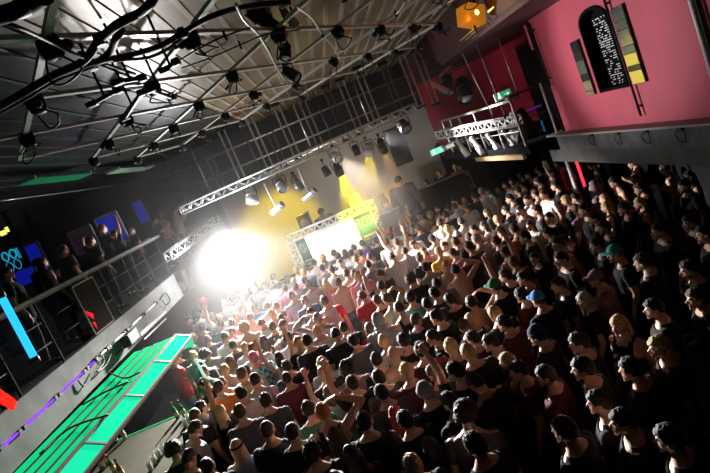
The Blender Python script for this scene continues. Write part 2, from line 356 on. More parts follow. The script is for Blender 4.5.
# neon tube and grey post under the pink wall
def vtube(px, py, qx, qy, r, m, label, name, cat, **k):
    a = W(px, py, **k); bm = BM(); b = Vector((a.x, a.y, W(qx, qy, y=a.y).z if qy else 0.02)); tube(bm, b, a, r); o = obj(name, bm, m, None, True)
    for p, n in ((a, 1), (b, -1)): t = BM(); lathe(t, [(r * 1.2, -.02), (r * 1.3, 0), (r * 1.2, .02)], p, 10); obj('end_cap', t, BLACK, o, True)
    return tag(o, label, cat)
vtube(575, 157.5, 585, 187, .028, mat('red_neon', (1, .02, .04), .4, 0, 2.6), 'glowing red neon tube hanging below the grey gallery beam', 'neon_tube', 'neon tube', y=11.0)
vtube(566, 158, 0, 0, .05, mat('grey_post', (.25, .26, .28), .5, .3), 'grey post beside the red neon tube', 'support_post', 'post', y=11.4)
# ------------------------------------------------------------------ left gallery
LX = -4.5
bm = BM(); box(bm, (-6.05, 9.0, 2.60), (3.1, 9.8, .58)); struct('slab_left', bm, CONCD)
bm = BM(); box(bm, (LX + .01, 9.0, 2.595), (.06, 9.8, .59)); struct('trim_7', bm, CONC)
bm = BM(); box(bm, (-6.05, 9, .3), (.0, 0, 0)); bm.free()
bm = BM(); box(bm, (-6.2, 9, 1.15), (.1, 9.8, 2.3)); struct('wall_left_lower', bm, BLACKW)
PSTEEL = mat('dull_steel', (.05, .05, .05), .6, 0, spec=0)
e = empty('balcony_railing', (LX, 4.4, 2.89), 0, 'steel and glass railing along the edge of the bar-side balcony', 'railing')
bm = BM(); box(bm, (0, 4.75, .985), (.16, 9.5, .05), None, .012); obj('handrail', bm, mat('worn_steel_rail', (.10, .10, .085), .8, 0, 0, .5, 5, spec=0), e)
bm = BM(); box(bm, (.05, 4.75, .945), (.02, 9.5, .03)); obj('handrail_lip', bm, PSTEEL, e)
GLASS = mat('dark_glass', (.008, .009, .010), .6, 0, 0, .1, 3, 0, .15, 0)
for i in range(9):
    y = i * 1.15; bm = BM(); box(bm, (0, y, .48), (.035, .022, .96)); obj('post', bm, PSTEEL, e)
    if i < 8:
        for z in (.34, .64): bm = BM(); tube(bm, (0, y, z), (0, y + 1.15, z), .008, None, 6); obj('rail', bm, PSTEEL, e, True)
        bm = BM(); box(bm, (-.02, y + .575, .49), (.01, 1.1, .9)); obj('glass_panel', bm, GLASS, e)
# framed poster panel on the railing, with a red mark
a = W(71, 287, x=LX + .06); b = W(91.5, 276.5, x=LX + .06)
e = empty('framed_panel', (LX + .06, (a.y + b.y) / 2, 2.93), 0, 'framed dark panel with a red mark on the balcony railing', 'panel'); hw = abs(b.y - a.y) / 2
bm = BM(); box(bm, (0, 0, .42), (.012, 2 * hw, .84)); obj('board', bm, mat('dark_panel', (.010, .009, .008), .85, 0, 0, .3, 4, 0, None, 0), e)
bm = BM()
for p, q in (((0, -hw, 0), (0, hw, 0)), ((0, -hw, .84), (0, hw, .84)), ((0, -hw, 0), (0, -hw, .84)), ((0, hw, 0), (0, hw, .84))): bar(bm, p, q, .025, .025)
obj('frame', bm, mat('brass_frame', (.14, .12, .085), .7, 0, spec=0), e)
bm = BM(); prism(bm, [(.012, -hw * .93, .42), (.012, -hw * .45, .30), (.012, -hw * .62, .22), (.012, -hw * .93, .34)], (.006, 0, 0)); prism(bm, [(.012, -hw * .85, .2), (.012, -hw * .62, .17), (.012, -hw * .72, .06)], (.006, 0, 0)); obj('red_mark', bm, mat('red_lit', (.9, .02, .03), .4, 0, .6), e)
# LED strips, conduit rods and cables on the concrete front
FX = LX + .055
for i, (px, py, qx, qy) in enumerate(((0, 448.8, 19, 432), (24, 427.5, 55, 398), (59, 394.5, 84, 371.5), (87, 368.5, 95, 360.5))):
    a, b = W(px, py, x=FX), W(qx, qy, x=FX); bm = BM(); box(bm, (a + b) / 2, (.025, (b - a).y, .025)); o = obj('led_strip', bm, mat('purple_led', (.25, .05, .95), .4, 0, 1.3))
    for p in (a, b): t = BM(); box(t, p, (.05, .06, .05)); obj('end_cap', t, BLACK, o)
    tag(o, 'glowing purple LED strip on the balcony front, ' + ORD[i] + ' from the camera', 'LED strip', 'purple LED strips on the balcony front')
for i, (px, py, qx, qy) in enumerate(((96, 359.5, 107, 348.5), (109, 347, 124, 333), (127, 330, 142, 316), (144, 314, 156, 303))):
    a, b = W(px, py, x=FX + .02), W(qx, qy, x=FX + .02); bm = BM(); tube(bm, a, b, .018); o = obj('unlit_led_tube', bm, ALU if i else mat('green_grey', (.3, .5, .4), .4), None, True)
    for p in (a, b): t = BM(); box(t, p, (.06, .07, .06)); obj('end_cap', t, BLACK, o)
    tag(o, 'unlit pale LED tube on the concrete balcony front, ' + ORD[i] + ' from the camera', 'LED tube', 'unlit tubes on the balcony front')
for i, pts in enumerate((((100, 352), (104, 362), (97, 372), (106, 365), (112, 352)), ((118, 338), (122, 345), (116, 355), (126, 345)), ((160, 300), (165, 293), (170, 300), (166, 305), (162, 300)), ((78, 380), (84, 386), (92, 376), (98, 366)))):
    bm = BM(); wire(bm, [W(x, y, x=FX + .02 + .01 * k) for k, (x, y) in enumerate(pts)], .012); o = obj('loose_cable', bm, RUBBER, None, True)
    tag(o, 'black cable looping below the ' + ('first unlit tube', 'second unlit tube', 'far end of the balcony front', 'purple LED strips')[i], 'cable', 'cables on the balcony front')
def cabinet(name, c, s, label, cat, m=DARK, rz=0, cone=True):
    e = empty(name, c, rz, label, cat); bm = BM(); box(bm, (0, 0, 0), s, None, .02); obj('case', bm, m, e)
    bm = BM(); box(bm, (0, -s[1] / 2 - .006, 0), (s[0] * .92, .012, s[2] * .92)); obj('grille', bm, BLACK, e)
    if cone:
        bm = BM(); R = Matrix.Rotation(PI / 2, 3, 'X'); lathe(bm, [(s[0] * .36, .0), (s[0] * .36, .01), (s[0] * .30, .012), (s[0] * .12, .004), (.001, .012)], (0, -s[1] / 2 - .01, -s[2] * .12), 20, R); obj('woofer', bm, mat('cone_grey', (.05, .05, .05), .5), e, True)
    return e
cabinet('speaker', W(180, 283, y=13.9), (.4, .4, .55), 'black speaker at the far end of the concrete balcony front', 'speaker')
a, b = W(140, 335, x=FX + .12), W(165, 312, x=FX + .12); bm = BM(); bar(bm, a, b, .05, .05); bar(bm, a + Vector((0, .1, -.12)), b + Vector((0, -.1, -.12)), .02, .02); o = obj('rail_bar', bm, ALU); tag(o, 'pale metal bar bracketed below the balcony front', 'bar')
c = W(130, 338, x=FX + .15); bm = BM(); box(bm, c, (.16, .45, .2), None, .02); o = obj('driver_box', bm, BLACK); tag(o, 'black box fixed below the second unlit tube', 'box')
truss('balcony_truss', W(167, 262, x=-4.2), W(216, 224, x=-3.5), .2, ALU, 'pale lattice truss at the stage end of the balcony', 14, .024, .16)
# cyan light tube, wall screens, neon
a = W(0.5, 295, x=-4.25); b = W(31.5, 362, x=-4.25)
bm = BM(); tube(bm, (a.x, a.y, b.z), (a.x, a.y, a.z), .045); o = obj('light_tube', bm, mat('cyan_tube', (.02, .42, .85), .4, 0, 1.6, .05), None, True)
for z in (a.z, b.z): t = BM(); lathe(t, [(.05, -.04), (.055, 0), (.05, .04)], (a.x, a.y, z), 12); obj('end_cap', t, BLACK, o, True)
for z in (a.z - .3, b.z + .15): t = BM(); bar(t, (a.x, a.y, z), (LX + .02, a.y, z), .025, .025); obj('bracket', t, BLACK, o)
tag(o, 'upright cyan light tube in front of the balcony railing', 'light tube')
for i, (px, py) in enumerate(((1.5, 397), (9, 402))):
    c = W(px, py, x=-4.35); bm = BM(); box(bm, c, (.05, .12, .17), Matrix.Rotation(.5, 3, 'X'), .01); o = obj('red_lamp', bm, mat('red_lamp_lit', (.9, .02, .01), .4, 0, (1.3, .3)[i])); t = BM(); box(t, c + Vector((-.05, 0, 0)), (.06, .1, .1)); obj('housing', t, BLACK, o)
    o.name = 'warning_lamp'; tag(o, ('bright red lamp at the camera end of the balcony front', 'dim red lamp just below the bright red one')[i], 'lamp')
BLUE = mat('blue_screen', (.03, .05, .65), .5, 0, .20, .55, 2.2, ecol=(.02, .03, .9))
def screen(px, py, y, w, h, m, label, yaw=0.0):
    c = W(px, py, y=y); e = empty('wall_screen', c, yaw, label, 'screen'); bm = BM(); box(bm, (0, 0, 0), (w, .03, h)); obj('panel', bm, m, e)
    bm = BM()
    for p, q in (((-w / 2, 0, -h / 2), (w / 2, 0, -h / 2)), ((-w / 2, 0, h / 2), (w / 2, 0, h / 2)), ((-w / 2, 0, -h / 2), (-w / 2, 0, h / 2)), ((w / 2, 0, -h / 2), (w / 2, 0, h / 2))): bar(bm, p, q, .04, .06)
    obj('frame', bm, mat('grey_frame', (.14, .11, .12), .5), e); return e
screen(28, 265, 12.2, .80, .80, BLUE, 'blue lit screen behind the cyan neon numerals')
screen(112, 230, 13.6, .55, .75, BLUE, 'blue lit screen behind the middle of the balcony guests')
screen(141, 212, 15.5, .26, .62, BLUE, 'narrow blue lit screen towards the stage end of the balcony')
screen(84, 240, 13.4, .55, .55, mat('dull_mauve_panel', (.16, .12, .15), .6), 'dull mauve panel beside the blue balcony screen')
NEON = mat('cyan_neon', (.02, .5, .8), .4, 0, .7)
e = empty('neon_sign', W(13, 260, y=11.4), 0, 'cyan neon sign of outlined eights on the balcony wall', 'neon sign')
def loopn(c, w, h, r=.006, n=22):
    bm = BM(); wire(bm, [(c[0] + math.cos(2 * PI * i / n) ** 3 * .35 * w + math.cos(2 * PI * i / n) * .65 * w, c[1], c[2] + math.sin(2 * PI * i / n) * h) for i in range(n + 1)], r, 6, 2); return bm
for x in (-.115, .045):
    bm = loopn((x, 0, .115), .062, .095); add(bm, loopn((x, 0, -.105), .068, .105)); add(bm, loopn((x + .02, .0, .115), .062, .095)); obj('numeral', bm, NEON, e, True)
bm = BM(); tube(bm, (.17, 0, -.02), (.17, 0, .20), .008); tube(bm, (.135, 0, -.02), (.135, 0, .20), .008); obj('stroke', bm, NEON, e, True)
bm = BM(); box(bm, (.02, .05, 0), (.5, .03, .5)); obj('backing', bm, BLACK, e)
c = W(3, 233, y=11.0); bm = BM(); box(bm, c, (.10, .05, .09)); box(bm, c + Vector((.1, 0, .03)), (.04, .05, .1)); o = obj('sign_light', bm, mat('yellow_green_lit', (.75, .8, .15), .4, 0, 1.3)); tag(o, 'small yellow green light high on the balcony wall', 'light')
# green lit ceiling panels over the balcony
for i, (px, py, qx, qy) in enumerate(((22, 184, 88, 175), (112, 172, 150, 168))):
    a, b = W(px, py, z=5.6), W(qx, qy, z=5.6)
    e = empty('ceiling_panel', (a + b) / 2, 0, 'green lit slatted panel under the ceiling, ' + ('nearer the camera', 'nearer the stage')[i], 'ceiling panel', 'green ceiling panels'); ln = (b - a).y
    for k in range(3): bm = BM(); box(bm, (-.11 + k * .11, 0, 0), (.085, ln, .02)); obj('slat', bm, mat('green_panel_%d' % i, ((.03, .30, .14), (.25, .42, .30))[i], .5, 0, .22), e)
    bm = BM(); box(bm, (0, -ln / 2, .03), (.34, .03, .05)); box(bm, (0, ln / 2, .03), (.34, .03, .05)); obj('frame', bm, ALU, e)
pts = [(0, 201), (110, 186), (200, 172)]
bm = BM(); wire(bm, [W(x, y, x=-5.6) for x, y in pts], .014); o = obj('picture_rail', bm, STEEL, None, True); tag(o, 'thin pale rail along the wall above the balcony', 'rail')
# ------------------------------------------------------------------ the bar
GRN = mat('green_lit_panel', (.02, .45, .24), .8, 0, .95, .08, 1.5, ecol=(.01, .82, .42)); GRN2 = mat('green_lit_slat', (.01, .40, .14), .5, 0, .78, .3, 1.2, ecol=(.008, .72, .26)); BRN = mat('brown_trim', (.10, .06, .04), .5)
ZT, ZB = 2.28, 2.02; CY0, CY1 = 3.6, 9.6; CXF, CXB = -3.55, -4.36
L = CY1 - CY0; TH = -math.radians(2.0)
e = empty('bar_canopy', (CXF + L * math.sin(TH), CY1 - L * math.cos(TH), ZT), TH, 'long green glowing canopy over the bar counter', 'canopy')
bm = BM(); box(bm, ((CXB - CXF) / 2, L / 2, -.30), (abs(CXB - CXF), L, .03)); obj('soffit', bm, BLACK, e)
for k in range(4):
    w = abs(CXB - CXF) / 4; x = -w * (k + .5)
    bm = BM(); A = [( x - w * .46, 0, -.03 - .0 * k), (x + w * .46, 0, -.05), (x + w * .46, L, -.05), (x - w * .46, L, -.03)]; prism(bm, A, (0, 0, .025)); obj('slat', bm, GRN2, e)
for k in range(3):
    bm = BM(); box(bm, (-abs(CXB - CXF) / 4 * (k + 1), L / 2, -.03), (.05, L, .05)); obj('divider', bm, BLACK, e)
n = 5
for k in range(n): bm = BM(); y0, y1 = L * k / n + .02, L * (k + 1) / n - .02; prism(bm, [(.0, y0, -.01), (.24, y0, -.02 - .11), (.24, y1, -.13), (0, y1, -.01)], (-.02, 0, -.03)); obj('front_panel', bm, GRN, e)
for k in range(n + 1): bm = BM(); y = L * k / n; bar(bm, (.0, y, -.01), (.245, y, -.13), .04, .03); obj('rib', bm, BRN, e)
for x, z in ((.0, -.0), (.245, -.13)): bm = BM(); box(bm, (x, L / 2, z), (.035, L, .035)); obj('edge_trim', bm, BRN, e)
bm = BM(); prism(bm, [(0, L, -.01), (.24, L, -.13), (.2, L, -.30), (CXB - CXF, L, -.30), (CXB - CXF, L, -.03)], (0, .02, 0)); obj('end_panel', bm, GRN, e)
for i, (pts) in enumerate((((40, 454), (70, 428), (108, 415)), ((82, 405), (105, 392), (128, 382)), ((108, 372), (125, 378), (140, 372)))):
    bm = BM(); wire(bm, [W(x, y, z=ZT + .02) for x, y in pts], .014); o = obj('trailing_cable', bm, RUBBER, None, True); tag(o, 'black cable lying across the green canopy, ' + ORD[i] + ' from the camera', 'cable', 'cables on the green canopy')
# counter
KZ = 1.12
cf = W(197, 408, z=KZ); cn = W(148, 472, z=KZ)
e = empty('bar_counter', (cf.x, cf.y, 0), 0, 'bar counter with a lit green end edge under the canopy', 'counter')
CW = 1.55; CL = 4.5
bm = BM(); box(bm, (-CW / 2 + .05, -CL / 2, KZ - .03), (CW, CL, .06), None, .012); obj('worktop', bm, mat('counter_top', (.05, .048, .034), .7, 0, 0, .3, 4, spec=.05), e)
bm = BM(); box(bm, (-CW / 2, -CL / 2, (KZ - .08) / 2), (CW - .2, CL - .1, KZ - .08)); obj('body', bm, DARK, e)
bm = BM(); box(bm, (-CW / 2 + .05, .012, KZ - .02), (CW, .03, .07)); obj('lit_edge', bm, mat('green_edge', (.05, .55, .2), .4, 0, .35), e)
BOT = [mat('bottle_green', (.03, .22, .09), .12), mat('bottle_amber', (.45, .20, .03), .12), mat('bottle_clear', (.5, .55, .52), .1), mat('bottle_blue', (.05, .3, .5), .12)]
def bottle(p, k, label, s=1.0):
    o = BM(); lathe(o, [(.03, 0), (.036, .01), (.036, .15), (.03, .19), (.013, .225), (.013, .275), (.015, .28), (.015, .29)], (0, 0, 0), 14); ob = obj('bottle', o, BOT[k], None, True); ob.location = p; ob.scale = (s,) * 3
    t = BM(); lathe(t, [(.0365, .05), (.0372, .055), (.0372, .115), (.0365, .12)], (0, 0, 0), 14); obj('paper_label', t, mat('paper_label', (.6, .5, .3), .7), ob, True)
    t = BM(); lathe(t, [(.0165, .27), (.0165, .295), (.012, .3)], (0, 0, 0), 10); obj('cap', t, BLACK, ob, True); tag(ob, label, 'bottle', 'bottles on the bar')
def glass(p, label, m=None):
    o = BM(); lathe(o, [(.026, 0), (.028, .004), (.036, .13), (.034, .13), (.027, .012)], (0, 0, 0), 14); ob = obj('drinking_glass', o, m or mat('clear_glass', (.75, .8, .78), .08, 0, 0, .05, 4, 0, .55), None, True); ob.location = p
    t = BM(); lathe(t, [(.026, .012), (.032, .08)], (0, 0, 0), 14); obj('drink', t, BOT[1], ob, True); tag(ob, label, 'glass', 'glasses on the bar')
for i, (px, py) in enumerate(((154, 460), (158, 454), (163, 449), (199, 413), (194, 419), (150, 467))):
    p = W(px, py, z=KZ + .06); p.z = KZ; p.y = min(p.y, cf.y - .08); p.x = min(p.x, cf.x - .03)
    glass(p, 'drinking glass on the counter edge, ' + ORD[i] + ' ' + ('of the near cluster' if i in (0, 1, 2, 5) else 'of the far pair'))
for i, (px, py, k) in enumerate(((120, 428, 3), (128, 425, 2), (116, 433, 0), (99, 462, 1), (105, 458, 1), (112, 466, 0), (120, 470, 1), (175, 412, 0), (182, 410, 0))):
    p = W(px, py, z=KZ + .12); p.z = KZ; p.y = min(p.y, cf.y - .06)
    bottle(p, k, ('green', 'amber', 'clear', 'blue')[k] + ' bottle on the bar counter, ' + ORD[i] + ' seen along it')
# ------------------------------------------------------------------ ceiling lattice and its lamps
LZ = 5.6; LAT = mat('white_lattice_bar', (.62, .60, .58), .4, .3)
HX, HY = .73, 1.16
def node(i, j): return Vector((-.66 + HX * i, 7.48 + HY * j, LZ))
e = empty('ceiling_lattice', (0, 0, LZ), 0, 'diamond lattice of pale metal bars under the ceiling', 'lattice')
nodes = [(i, j) for i in range(-4, 6) for j in range(-4, 6) if (i + j) % 2 == 0 and node(i, j).x < 3.3]
ns = set(nodes); O = Vector((0, 0, LZ))
for i, j in nodes:
    for di in (1, -1):
        if (i + di, j + 1) in ns:
            bm = BM(); bar(bm, node(i, j) - O, node(i + di, j + 1) - O, .055, .035); obj('lattice_bar', bm, LAT, e)
cnt = {}
for i, j in nodes:
    p = node(i, j); px, py = P(p)
    if p.y < 3.7 or not (-40 < px < 480 and -60 < py < 240) or RND.random() < .12: continue
    cnt[j] = cnt.get(j, 0) + 1
    f = empty('lattice_lamp', p + Vector((0, 0, -.03)), RND.uniform(0, 6.28), '%s black lamp with looped cable, counted from the bar side in the %s lattice row' % (ORD[cnt[j] - 1], ORD[j + 4]), 'lamp', 'lamps on the ceiling lattice')
    bm = BM(); lathe(bm, [(.04, .05), (.075, .03), (.085, -.03), (.07, -.10), (.045, -.12)], (0, 0, 0), 12); obj('housing', bm, BLACK, f, True)
    bm = BM(); tube(bm, (.0, 0, .0), (.10, .0, -.05), .025); ball(bm, (.11, 0, -.06), (.04, .04, .04), 10); obj('socket', bm, DARK, f, True)
    bm = BM(); s = RND.uniform(.5, .85); wire(bm, [(.02, .02, -.09), (.1 * s, .1, -.16), (.08, .16 * s, -.27 * s), (-.05, .10, -.33 * s), (-.13 * s, .02, -.24), (-.06, -.02, -.12), (0, 0, -.1)], .0085); obj('cable_loop', bm, RUBBER, f, True)
    if RND.random() < .45:
        bm = BM(); wire(bm, [(-.02, -.02, -.08), (-.12, -.1, -.14), (-.2, .02, -.2 * s), (-.12, .14, -.18), (-.02, .06, -.1)], .007); obj('cable_loop', bm, RUBBER, f, True)
# long ceiling cables
def ccable(pts, r, label, z=5.45, m=RUBBER):
    bm = BM(); wire(bm, [W(x, y, z=z - .04 * (k % 2)) for k, (x, y) in enumerate(pts)], r, 8); o = obj('ceiling_cable', bm, m, None, True)
    q = W(*pts[len(pts) // 2], z=z); t = BM(); lathe(t, [(r * 1.3, -.04), (r * 1.6, 0), (r * 1.3, .04)], q, 8); obj('cable_tie', t, BLACK, o); tag(o, label, 'cable', 'cables under the ceiling')
ccable([(-10, 112), (20, 95), (52, 76), (82, 62), (100, 40), (118, 24), (138, 14), (150, 4), (156, -8)], .03, 'thick cable bundle rising from the bar side to the ceiling lamps')
ccable([(-10, 117), (22, 99), (56, 79), (92, 65), (110, 52), (116, 38), (122, 30)], .026, 'second thick cable twisted beside the main bundle')
ccable([(60, 74), (95, 62), (130, 55), (160, 46), (182, 33), (215, 15), (250, 6), (290, 2)], .022, 'long cable sweeping from the thick bundle across the brown panels')
ccable([(85, 64), (120, 60), (150, 57), (175, 44), (200, 22), (232, 10), (262, 6)], .013, 'thin cable running under the long sweeping cable')
ccable([(-5, 20), (20, 28), (50, 42), (82, 57), (105, 64), (135, 74)], .012, 'thin cable with clips across the dark ceiling corner')
ccable([(-5, 17), (12, 12), (28, 6), (45, -4)], .045, 'very thick black cable across the top corner')
ccable([(236, 4), (244, 20), (258, 34), (268, 50), (276, 66), (284, 80)], .012, 'white cable running down past the black lamp cluster', 5.4, WHITEM)
ccable([(296, 6), (312, 18), (322, 34), (334, 48), (341, 62)], .010, 'pale looping cable right of the black lamp cluster', 5.4, STEEL)
ccable([(180, 60), (200, 48), (225, 36), (250, 28)], .008, 'fine cable crossing the brown panels', 5.4)
ccable([(182, 68), (210, 58), (240, 45), (268, 34), (300, 30)], .007, 'finest cable above the lattice lamps', 5.4)
ccable([(360, 20), (380, 22), (396, 14), (405, 2)], .010, 'pale cable looped near the top of the lattice', 5.45, STEEL)
# cluster of black lamps hanging from the lattice near the camera
def hk(c): return max(.18, LZ - c.z - .02)
par_can('stage_lamp', W(262, 20, y=6.3), (.5, .2, -.7), .085, .5, BLACK, 'long black can lamp at the top of the lamp cluster', hook=hk(W(262, 20, y=6.3)))
par_can('stage_lamp', W(271, 28, y=6.5), (.3, -.2, -.7), .09, .36, DARK, 'black lamp in the middle of the lamp cluster', hook=hk(W(271, 28, y=6.5)))
par_can('stage_lamp', W(289, 18, y=6.6), (.2, -.3, -.6), .06, .24, ALU, 'small silver lamp in the lamp cluster', hook=hk(W(289, 18, y=6.6)))
par_can('stage_lamp', W(286, 52, y=7.0), (-.3, -.3, -.6), .07, .2, DARK, 'short black lamp below the lamp cluster', hook=hk(W(286, 52, y=7.0)))
par_can('stage_lamp', W(291, 74, y=8.3), (.4, -.3, -.6), .09, .26, DARK, 'black lamp under the lattice beside the white cable', hook=hk(W(291, 74, y=8.3)))
par_can('stage_lamp', W(141, 9, y=5.2), (.2, 0, -.7), .05, .14, BLACK, 'small black lamp clamped to the thick cable bundle')
for i, (px, py, qx, qy) in enumerate(((118, 82, 142, 78), (125, 118, 141, 93), (150, 90, 172, 98), (92, 104, 118, 90), (165, 70, 176, 62))):
    a, b = W(px, py, z=5.35), W(qx, qy, z=5.35); bm = BM(); bar(bm, a, b, .022, .035); o = obj('lamp_bracket', bm, (BLACK, DARK, BLACK, DARK, BLACK)[i])
    for q, sz in ((a, (.10, .08, .05)), (b, (.07, .09, .06))): t = BM(); box(t, q, sz, None, .015); obj('junction_box', t, BLACK, o)
    t = BM(); q = (a + b) / 2; tube(t, q, (q.x, q.y, ZC - .02), .012); obj('stem', t, BLACK, o, True)
    tag(o, ('black', 'dark', 'black', 'dark', 'black')[i] + ' lamp arm with boxes in front of the bright ceiling, ' + ORD[i] + ' of five', 'lamp arm', 'lamp arms under the bright ceiling')
# ------------------------------------------------------------------ hangers and lighting truss over the stage front
TY, TZ = 13.7, 4.30
hx = [(225, 193, 150), (244, 182, 134), (271, 169, 121), (285, 168, 136), (298, 158, 119), (323, 152, 119), (347, 140, 118), (361, 133, 90), (378, 122, 71), (403, 117, 68), (421, 107, 64), (436, 104, 62)]
for i, (px, py, ty) in enumerate(hx):
    p = W(px, py, y=TY - .1 + (.12 if i % 2 else 0)); h = (1.35, .95)[i in (0, 3)]
    e = empty('truss_hanger', p, 0, 'pair of steel hanger rods above the stage truss, ' + ORD[i] + ' from the bar side', 'hanger', 'hanger rods above the stage truss')
    for s in (-1, 1): bm = BM(); box(bm, (s * .07, 0, h / 2), (.04, .04, h), None, .004); obj('rod', bm, STEEL if i % 3 else mat('dark_steel', (.12, .12, .125), .35, .8), e)
    bm = BM(); box(bm, (0, 0, .0), (.22, .08, .05)); obj('foot_bracket', bm, BLACK, e)
    bm = BM(); box(bm, (0, 0, h), (.22, .12, .08), None, .01); obj('top_clamp', bm, BLACK, e)
truss('stage_truss', (-3.6, TY, TZ - .16), (2.5, TY, TZ - .04), .18, ALU, 'long aluminium lighting truss spanning above the stage front', 40, .024, .2)
for i, (px, ty) in enumerate(((188, 0), (212, 1), (262, 0), (313, 1), (334, 0), (371, 1))):
    p = W(px, 205 - (px - 190) * .43, y=15.6); bm = BM(); tube(bm, (p.x, 15.6, 4.45), (p.x, 15.6, 5.8), .022); o = obj('drop_pipe', bm, STEEL if ty else DARK, None, True); t = BM(); lathe(t, [(.03, -.05), (.045, 0), (.03, .05)], (p.x, 15.6, 4.45), 10); obj('pipe_clamp', t, BLACK, o); tag(o, ('dark', 'pale')[ty] + ' drop pipe behind the stage truss, ' + ORD[i] + ' from the bar side', 'pipe', 'drop pipes behind the stage truss')
for i, z in enumerate((4.75, 5.3)):
    bm = BM(); tube(bm, (-4.6, 16.4, z), (3.2, 16.4, z), .028); o = obj('cross_pipe', bm, STEEL, None, True); tag(o, ('lower', 'upper')[i] + ' horizontal pipe across the dark space above the stage', 'pipe')
bm = BM(); a, b = W(255, 178, y=15.2), W(412, 104, y=15.2); tube(bm, a, b, .03); o = obj('rear_pipe', bm, STEEL, None, True); tag(o, 'steel pipe behind the stage truss', 'pipe')
YL = mat('yellow_lens', (1, .85, .05), .3, 0, 6)
for i, (px, py, d, r, L, m, lens, lab) in enumerate((
    (252, 196, (-.2, -.3, -.7), .16, .36, mat('lamp_grey', (.25, .25, .26), .4, .3), None, 'grey wash lamp nearest the strobe'),
    (281, 185, (.1, -.5, -.6), .14, .34, mat('lamp_grey', (.25, .25, .26), .4, .3), None, 'grey moving head beside the first long drop arm'),
    (297, 184, (.2, .1, -.8), .11, .36, mat('lamp_dull', (.12, .12, .12), .4, .3), None, 'dark boxy lamp between the two drop arms'),
    (326, 171, (.1, 0, -.9), .10, .26, BLACK, None, 'small black lamp over the booth screen'),
    (338, 169, tuple(W(362, 225, y=TY + 1.4) - W(338, 169, y=TY + .1)), .11, .34, BLACK, YL, 'black lamp throwing a yellow beam on the booth'),
    (336, 157, (.2, -.6, -.3), .13, .30, ALU, None, 'silver moving head above the yellow beam'),
    (369, 149, tuple(W(374, 225, y=TY + 1.2) - W(369, 149, y=TY + .1)), .14, .28, WHITEM, YL, 'white moving head with the bright yellow beams'),
    (382, 146, tuple(W(398, 190, y=TY + 1.2) - W(382, 146, y=TY + .1)), .11, .40, BLACK, mat('amber_lens', (1, .5, .1), .3, 0, 4), 'black lamp beside the white moving head'),
    (404, 126, (.1, -.5, -.6), .15, .30, BLACK, None, 'round black lamp nearest the far gallery'),
    (356, 150, (.0, -.1, -.9), .09, .26, BLACK, None, 'slim black lamp between the silver and white heads'))):
    par_can('stage_lamp', W(px, py, y=TY + .1), d, r, L, m, lab + ' under the stage truss', 'stage lamp', 'lamps under the stage truss', lens, .26)
for i, (px, py, qx, qy) in enumerate(((264, 183, 277, 209), (298, 168, 309, 195))):
    a, b = W(px, py, y=TY - .25), W(qx, qy, y=TY - .25); e = empty('drop_arm_lamp', a, 0, 'pale lamp on a long drop arm, ' + ('nearer the strobe', 'over the DJ')[i], 'stage lamp', 'drop arm lamps')
    bm = BM(); tube(bm, (0, 0, 0), b - a, .022); obj('arm', bm, WHITEM, e, True)
    R = frame((0, 0, 0), (1, -.2, .35)); bm = BM(); lathe(bm, [(.03, -.2), (.075, -.17), (.08, .12), (.09, .14), (.09, .2), (.07, .2)], b - a, 14, R); obj('head', bm, ALU, e, True)
    bm = BM(); lathe(bm, [(.08, .1), (.082, .11), (.082, .2), (.06, .21)], b - a, 14, R); obj('lens_ring', bm, BLACK, e, True)
# ------------------------------------------------------------------ stage
SY = 15.0; SZ = .95
bm = BM(); box(bm, (-.4, SY + 1.5 + .0, SZ / 2), (6.6, 3.0, SZ)); struct('floor_stage', bm, BLACK)
b0, b1 = W(287, 237, y=15.4), W(370.5, 201.5, y=15.4); ZTB = (b0.z + b1.z) / 2 + .02; BX0, BX1 = b0.x - .06, b1.x + .10
e = empty('dj_booth', ((BX0 + BX1) / 2, 15.4, SZ), 0, 'DJ booth of white lattice truss around a glowing white screen', 'booth'); hw = (BX1 - BX0) / 2; H = ZTB - SZ; X0 = Vector((0, 0, 0))
TRW = mat('booth_truss_white', (.75, .76, .74), .4, .2)
def booth_truss(a, b, n, w=.2):
    a, b = Vector(a), Vector(b); d = (b - a); bm = BM(); u = Vector((0, 0, 1)) if abs(d.z) < .5 else Vector((1, 0, 0)); u = u * w; v = Vector((0, w, 0))
    for s in (u * 0, u):
        for t in (v * 0, v): tube(bm, a + s + t, b + s + t, .022, None, 6)
    for t in (v * 0, v):
        for i in range(n): p, q = a + d * (i / n), a + d * ((i + 1) / n); tube(bm, p + (u if i % 2 else u * 0) + t, q + (u * 0 if i % 2 else u) + t, .013, None, 6)
    return bm
obj('top_truss', booth_truss((-hw, -.1, H - .2), (hw, -.1, H - .2), 26), TRW, e, True)
obj('post_truss', booth_truss((-hw, -.1, 0), (-hw, -.1, H - .2), 14), TRW, e, True); obj('post_truss', booth_truss((hw - .2, -.1, 0), (hw - .2, -.1, H - .2), 14), TRW, e, True)
s0, s1 = W(307, 240, y=15.3), W(352, 221, y=15.3); cx = (BX0 + BX1) / 2
bm = BM(); box(bm, ((s0.x + s1.x) / 2 - cx, .02, (H - .24) / 2), (s1.x - s0.x + .12, .05, H - .24)); obj('screen', bm, mat('white_screen', (1, .96, .88), .5, 0, .88, .02, ecol=(1, .96, .86)), e)
